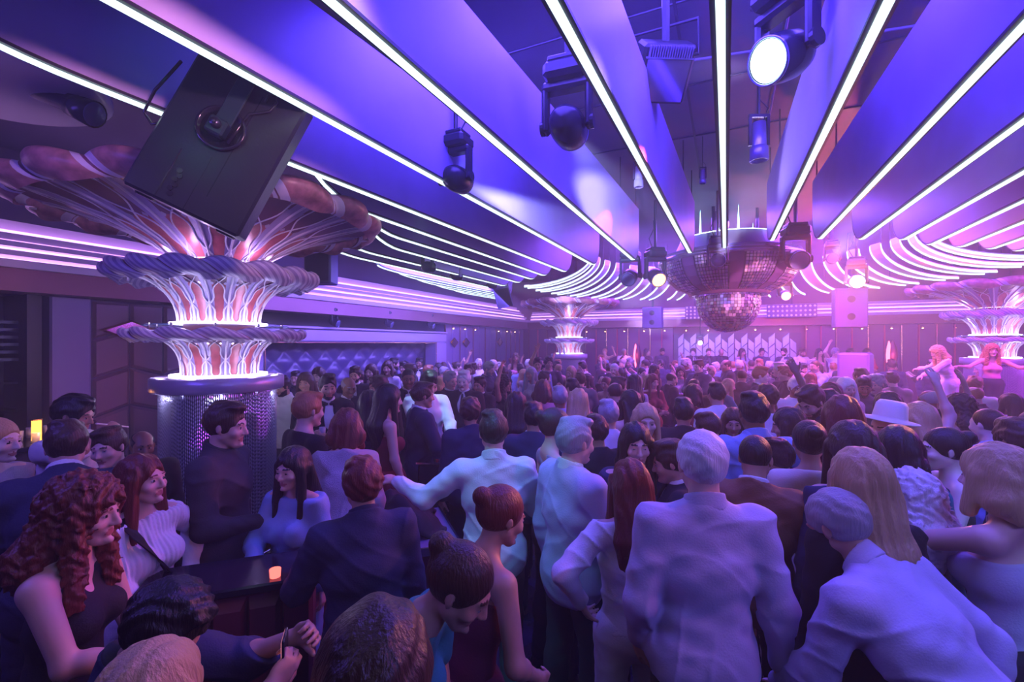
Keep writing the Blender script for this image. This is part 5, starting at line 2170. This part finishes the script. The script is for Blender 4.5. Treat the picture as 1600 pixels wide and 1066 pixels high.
m = MB().lathe([(.001, .20), (.07, .195), (.088, .17), (.098, .09), (.10, .075), (.165, .065), (.168, .058), (.10, .066), (.001, .068)], 28)
h = m.build('brimmed_hat', CLM['cream'], None, True)
h.location = c + Vector((0, 0, -.005))
h.rotation_euler = (0, radians(8), 0)
h.scale = (.95, .95, .95)
tag(h, 'white brimmed hat on the head of the man right of centre', 'hat')
person(1262, 607, 3.7, 110, dict(top='jacket', vox=.009, hairstyle='short', nod=30, beard=1), 'tan', 'brown', 'black', 'black', 'white', label='bearded man in dark suit looking down to the left, above the cream dress')
person(1265, 660, 2.5, -20, dict(sex='f', top='tee', bot='gown', vox=.008, hairstyle='bun'), 'tan', 'black', 'cream', 'cream', label='dark-haired woman in bright cream gown seen from behind')
person(1216, 690, 2.75, 25, dict(top='shirt', vox=.009, hairstyle='short', armR='clasp'), 'tan', 'black', 'white', 'cream', label='man in white shirt and cream trousers left of the cream gown')
person(1332, 663, 2.2, -5, dict(sex='f', top='blouse', vox=.008, hairstyle='long'), 'fair', 'brown', 'navy', 'black', label='woman with thick long brown hair seen from behind, right of the cream gown')
person(1345, 706, 1.82, 3, dict(sex='f', top='blouse', vox=H, hairstyle='straight'), 'fair', 'blond', 'black', 'black', label='woman with straight blond hair seen from behind, in front of the long brown hair')
person(1404, 671, 2.2, -50, dict(sex='f', top='tee', vox=.008, hairstyle='bob'), 'tan', 'black', 'teal', 'black', label='black-haired woman in teal top turning right, right of the blond straight hair')
person(1478, 671, 2.35, 68, dict(sex='f', top='tank', vox=.008, hairstyle='bun', armL='drink'), 'pale', 'black', 'charcoal', 'black', label='pale woman with dark tied hair looking left, right foreground')
person(1562, 702, 1.78, 20, dict(sex='f', top='strap', vox=H, hairstyle='bob', armL='reach', armR='side'), 'fair', 'blond', 'lilac', 'black', label='blond woman in strappy lilac top with bare back at the right edge')
person(1316, 622, 3.3, -15, dict(sex='f', top='tank', hairstyle='long'), 'fair', 'auburn', 'wine', 'black', label='woman with long reddish brown hair left of the white hat')
person(1437, 632, 3.2, 5, dict(sex='f', top='strap', hairstyle='long', armR='up'), 'fair', 'blond', 'blue', 'navy', label='tall blond woman with one arm raised, below the performers')
person(1292, 770, 1.72, 24, dict(top='shirt', vox=H, hairstyle='crop', lean=42, lside=-6, nod=8, armL='reach', armR=((.02, .16, -.46), (.6, -.3, -1), 30, (-1, .2, 0))), 'tan', 'grey', 'lilac', 'navy', label='grey-haired man in loose lilac shirt bending forward, lower right foreground')
person(1425, 744, 2.0, 10, dict(sex='f', top='blouse', vox=.008, hairstyle='curly'), 'fair', 'white', 'teal', 'navy', label='woman with silver curly hair right of the blond straight hair')

# ---- the two performers on the podium
MAGL = at(1470, 560, 8.3)
person(1462, 545, 8.25, 70, dict(sex='f', top='blouse', bot='dress', hairstyle='curly', vox=.009, armL='reach', armR='side', lean=18, nod=14), 'pale', 'blond', 'white', 'white', base=.62,
       label='pink-lit performer with pale curls leaning left on the podium')
person(1550, 540, 8.1, 150, dict(sex='f', top='tank', bot='skirt', hairstyle='curly', vox=.009, armL='side', armR='side'), 'fair', 'ginger', 'pink', 'black', base=.62,
       label='performer with huge reddish curls and arms spread on the podium')
# ---- guests on the low platform at the back (base .32)
def spc(**k):
    return k
GS = [
    spc(top='shirt', hairstyle='short'),
    spc(top='jacket', hairstyle='short', armR='drink', beard=1),
    spc(top='jacket', tie='bow', hairstyle='slick', armR='clasp', armL='clasp'),
    spc(top='tee', hairstyle='tousled', armR='up', armL='drink'),
    spc(top='shirt', hairstyle='buzz', armR='phone', armL='phone'),
    spc(top='jacket', hairstyle='balding', nod=12),
    spc(top='shirt', hairstyle='short', armR='drink', beard=1, nod=16),
    spc(sex='f', top='strap', bot='dress', hairstyle='long', armR='drink'),
    spc(sex='f', top='blouse', hairstyle='straight', armR='clasp', armL='clasp', nod=12),
    spc(sex='f', top='tank', bot='skirt', hairstyle='curly', armR='up'),
    spc(sex='f', top='tee', bot='skirt', hairstyle='bob', armR='drink'),
    spc(sex='f', top='strap', bot='dress', hairstyle='bun', armL='wave'),
    spc(sex='f', top='blouse', hairstyle='long', tilt=8, yaw=25),
    spc(top='jacket', tie='tie', hairstyle='tousled', yaw=-25),
]
HN = dict(short='short', buzz='cropped', slick='slick', long='long', straight='straight', curly='curly', bob='bobbed', bun='tied-up', tousled='tousled', balding='receding')
TN = dict(shirt='shirt', jacket='jacket', tee='tee', tank='sleeveless top', strap='strappy top', blouse='blouse')
CN = dict(charcoal='dark grey', wine='wine red', silver='silver', red='dark red', blue='light blue')
HC = dict(blond='blond', auburn='auburn')


def auto(px, py, d, face, i, base=0.0, tops=None, hair=None):
    sp = GS[i]
    fem = sp.get('sex') == 'f'
    if sp['top'] == 'jacket':
        top = random.choice(('black', 'navy', 'charcoal', 'black', 'grey'))
    elif fem:
        top = random.choice(('black', 'red', 'white', 'pink', 'wine', 'silver', 'teal', 'lilac', 'navy'))
    else:
        top = random.choice(('white', 'black', 'blue', 'white', 'lilac', 'navy', 'charcoal'))
    if tops:
        top = tops
    hr = hair or random.choice(('black', 'brown', 'black', 'brown', 'auburn', 'blond', 'grey') if fem else ('black', 'brown', 'black', 'brown', 'grey', 'ginger', 'white'))
    sk = random.choice(('fair', 'fair', 'tan', 'tan', 'pale', 'brown'))
    if hr in ('blond', 'ginger', 'auburn') and sk == 'brown':
        sk = 'fair'
    f = (face + 180) % 360 - 180
    fw = 'from behind' if abs(f) < 45 else ('facing us' if abs(f) > 135 else ('looking left' if f > 0 else 'looking right'))
    gar = 'dress' if sp.get('bot') == 'dress' else TN[sp['top']]
    ds = '%s, %s %s, %s %s hair, %s' % ('woman' if fem else 'man', CN.get(top, top), gar, HN[sp['hairstyle']], hr, fw)
    return person(px, py, d, face, sp, sk, hr, top, random.choice(('black', 'black', 'navy', 'charcoal', 'denim')) if sp.get('bot') != 'dress' else top, random.choice(('white', 'white', 'charcoal')), base=base, desc=ds)


YF = lambda px, Y: Y / (cos(YAW) + (px - 800) / F * sin(YAW))
for (px, Y, face, i, tp, hr) in ((945, 15.6, 150, 11, 'blue', 'blond'), (1083, 15.9, 180, 13, 'black', 'black'), (1107, 15.3, 170, 2, 'black', 'brown'), (1127, 15.6, 180, 5, 'black', 'grey'),
                                 (1225, 15.5, 120, 1, 'navy', 'black'), (1254, 15.4, 185, 6, 'white', 'brown'), (1305, 15.5, 185, 3, 'white', 'grey'), (1328, 15.2, 178, 2, 'black', 'black'),
                                 (1160, 15.8, 190, 8, None, None), (1190, 15.5, 170, 0, None, None), (1035, 15.9, 180, 6, None, None), (1010, 15.4, 190, 12, None, None), (975, 15.8, 180, 4, None, None),
                                 (905, 16.1, 200, 7, 'pink', None), (1355, 15.8, 170, 8, None, None), (1280, 16.1, 180, 7, None, None)):
    d = YF(px, Y)
    r, J = auto(px, 545, d, face, i, .32, tp, hr)
for (px, py, d, face, i, tp, hr) in (
        (840, 560, 8.9, 175, 0, 'blue', 'black'), (857, 558, 9.4, 190, 3, 'black', 'black'), (806, 552, 12.5, 180, 7, 'pink', 'brown'), (778, 567, 11.5, 140, 0, 'white', 'grey'),
        (750, 590, 6.3, 150, 2, 'black', 'black'), (788, 588, 6.6, -120, 9, 'black', 'black'), (850, 582, 7.6, -70, 1, 'black', 'black'),
        (606, 565, 8.4, 180, 10, 'lilac', 'brown'), (632, 566, 9.4, 180, 13, 'black', 'black'), (580, 570, 7.6, 170, 7, 'red', 'brown'), (555, 574, 6.9, 185, 1, 'black', 'black'), (476, 584, 5.6, 160, 12, 'black', 'brown'),
        (497, 575, 6.9, 175, 8, 'white', 'brown'), (440, 590, 5.2, 160, 6, 'white', 'black'), (592, 590, 5.3, 160, 13, 'black', 'brown'), (545, 590, 5.4, -140, 5, 'black', 'grey'), (575, 612, 4.4, 30, 8, 'charcoal', 'black'),
        (655, 560, 10.6, 180, 2, 'black', 'black'), (1092, 567, 10.5, 180, 0, 'white', 'white'), (1350, 590, 5.6, 150, 6, 'navy', 'black'), (1370, 587, 5.9, 140, 13, 'navy', 'grey'), (1322, 592, 5.4, 175, 10, 'silver', 'white'),
        (1243, 592, 5.7, 175, 0, 'white', 'white'), (1346, 577, 7.0, 10, 0, 'white', 'brown'), (1200, 604, 4.4, -20, 3, 'white', 'brown'), (1120, 600, 4.8, 5, 0, 'white', 'black'), (985, 612, 4.3, 20, 7, 'red', 'black'),
        (960, 598, 5.0, 10, 5, 'black', 'brown'), (905, 610, 4.3, -20, 12, 'black', 'blond'), (875, 606, 4.6, 0, 0, 'lilac', 'grey'), (1068, 625, 3.7, -20, 1, 'black', 'black'), (1145, 640, 3.4, 160, 8, 'wine', 'brown'),
        (1230, 640, 3.15, 60, 8, 'black', 'black'), (1292, 612, 4.2, 30, 6, 'charcoal', 'black'), (1500, 620, 4.3, 20, 9, 'navy', 'black'), (1545, 640, 3.2, 10, 4, 'blue', 'brown'), (1590, 660, 2.7, 30, 13, 'navy', 'brown'),
        (1450, 610, 5.0, 10, 5, 'black', 'grey'), (735, 625, 3.9, 25, 13, 'navy', 'brown'), (808, 615, 4.1, 0, 12, 'charcoal', 'black')):
    auto(px, py, d, face, i, 0, tp, hr)

# ---- the rest of the crowd fills the floor
BLOCK = BLOCKS + [(-4.5, 2.83, .85), (-4.4, 13.5, .85), (5.35, 13.6, .85), (PX.x, PX.y, 2.0), (PX.x - .9, PX.y + .5, .8), (C3.x - .2, C3.y + .3, .75), (p.x, p.y, .1)]
n_auto = 0
rs = random.Random(11)
Y = 3.9
while Y < 14.6:
    x = -6.9 + rs.uniform(0, .5)
    while x < 5.0:
        xx, yy = x + rs.uniform(-.13, .13), Y + rs.uniform(-.2, .2)
        x += rs.uniform(.62, .86)
        # camera frame
        q = Vector((xx, yy, 0))
        d = q.dot(FW)
        px = 800 + F * q.dot(RT) / d
        if px < 425 or px > 1640 or d < 3.9:
            continue
        if xx < -3.4 and yy > 11.0 and rs.random() < .4:
            continue
        if any((xx - a) ** 2 + (yy - b) ** 2 < (.52 if d < 9 else .46) ** 2 for a, b in PEOPLE):
            continue
        if any((xx - a) ** 2 + (yy - b) ** 2 < r_ * r_ for a, b, r_ in BLOCK):
            continue
        i = rs.randrange(len(GS))
        if i in (3, 9, 4) and rs.random() < .6:
            i = rs.choice((0, 1, 5, 6, 8))
        st = rs.uniform(1.60, 1.82) if GS[i].get('sex') != 'f' else rs.uniform(1.55, 1.72)
        py = HOR + (CH - st) / d * F
        if d < 6.5:
            face = rs.gauss(0, 45)
        else:
            face = rs.choice((rs.gauss(0, 50), rs.gauss(180, 40), rs.gauss(110, 30), rs.gauss(-100, 30)))
        auto(px, py, d, face, i)
        n_auto += 1
    Y += .70
print('auto', n_auto, 'people', len(PEOPLE))


# ---- labels for the crowd: looks, place, then order from the left among look-alikes
def zone(px, d):
    if d > 12.5:
        z = 'far back'
    elif d > 8:
        z = 'farther back'
    elif d > 5:
        z = 'mid crowd'
    else:
        z = 'nearer crowd'
    if px < 560:
        w = 'by the near column'
    elif px < 700:
        w = 'before the alcove'
    elif px < 830:
        w = 'before the slat wall'
    elif px < 940:
        w = 'under the distant column'
    elif px < 1060:
        w = 'left of the mirror ball'
    elif px < 1215:
        w = 'below the mirror ball'
    elif px < 1400:
        w = 'left of the podium'
    else:
        w = 'toward the right edge'
    return z + ' ' + w


keys = {}
for (r, px, d, ds) in CROWD:
    keys.setdefault(ds + ', ' + zone(px, d), []).append((px, r))
ORD = ['leftmost ', 'second ', 'third ', 'fourth ', 'fifth ']
for k, v in keys.items():
    v.sort(key=lambda t: t[0])
    for j, (px, r) in enumerate(v):
        w = k
        if len(v) == 2:
            w = ('left ' if j == 0 else 'right ') + k
        elif len(v) > 2:
            w = ORD[j] + k
        r['label'] = w
        r['group'] = 'guests in the crowd'
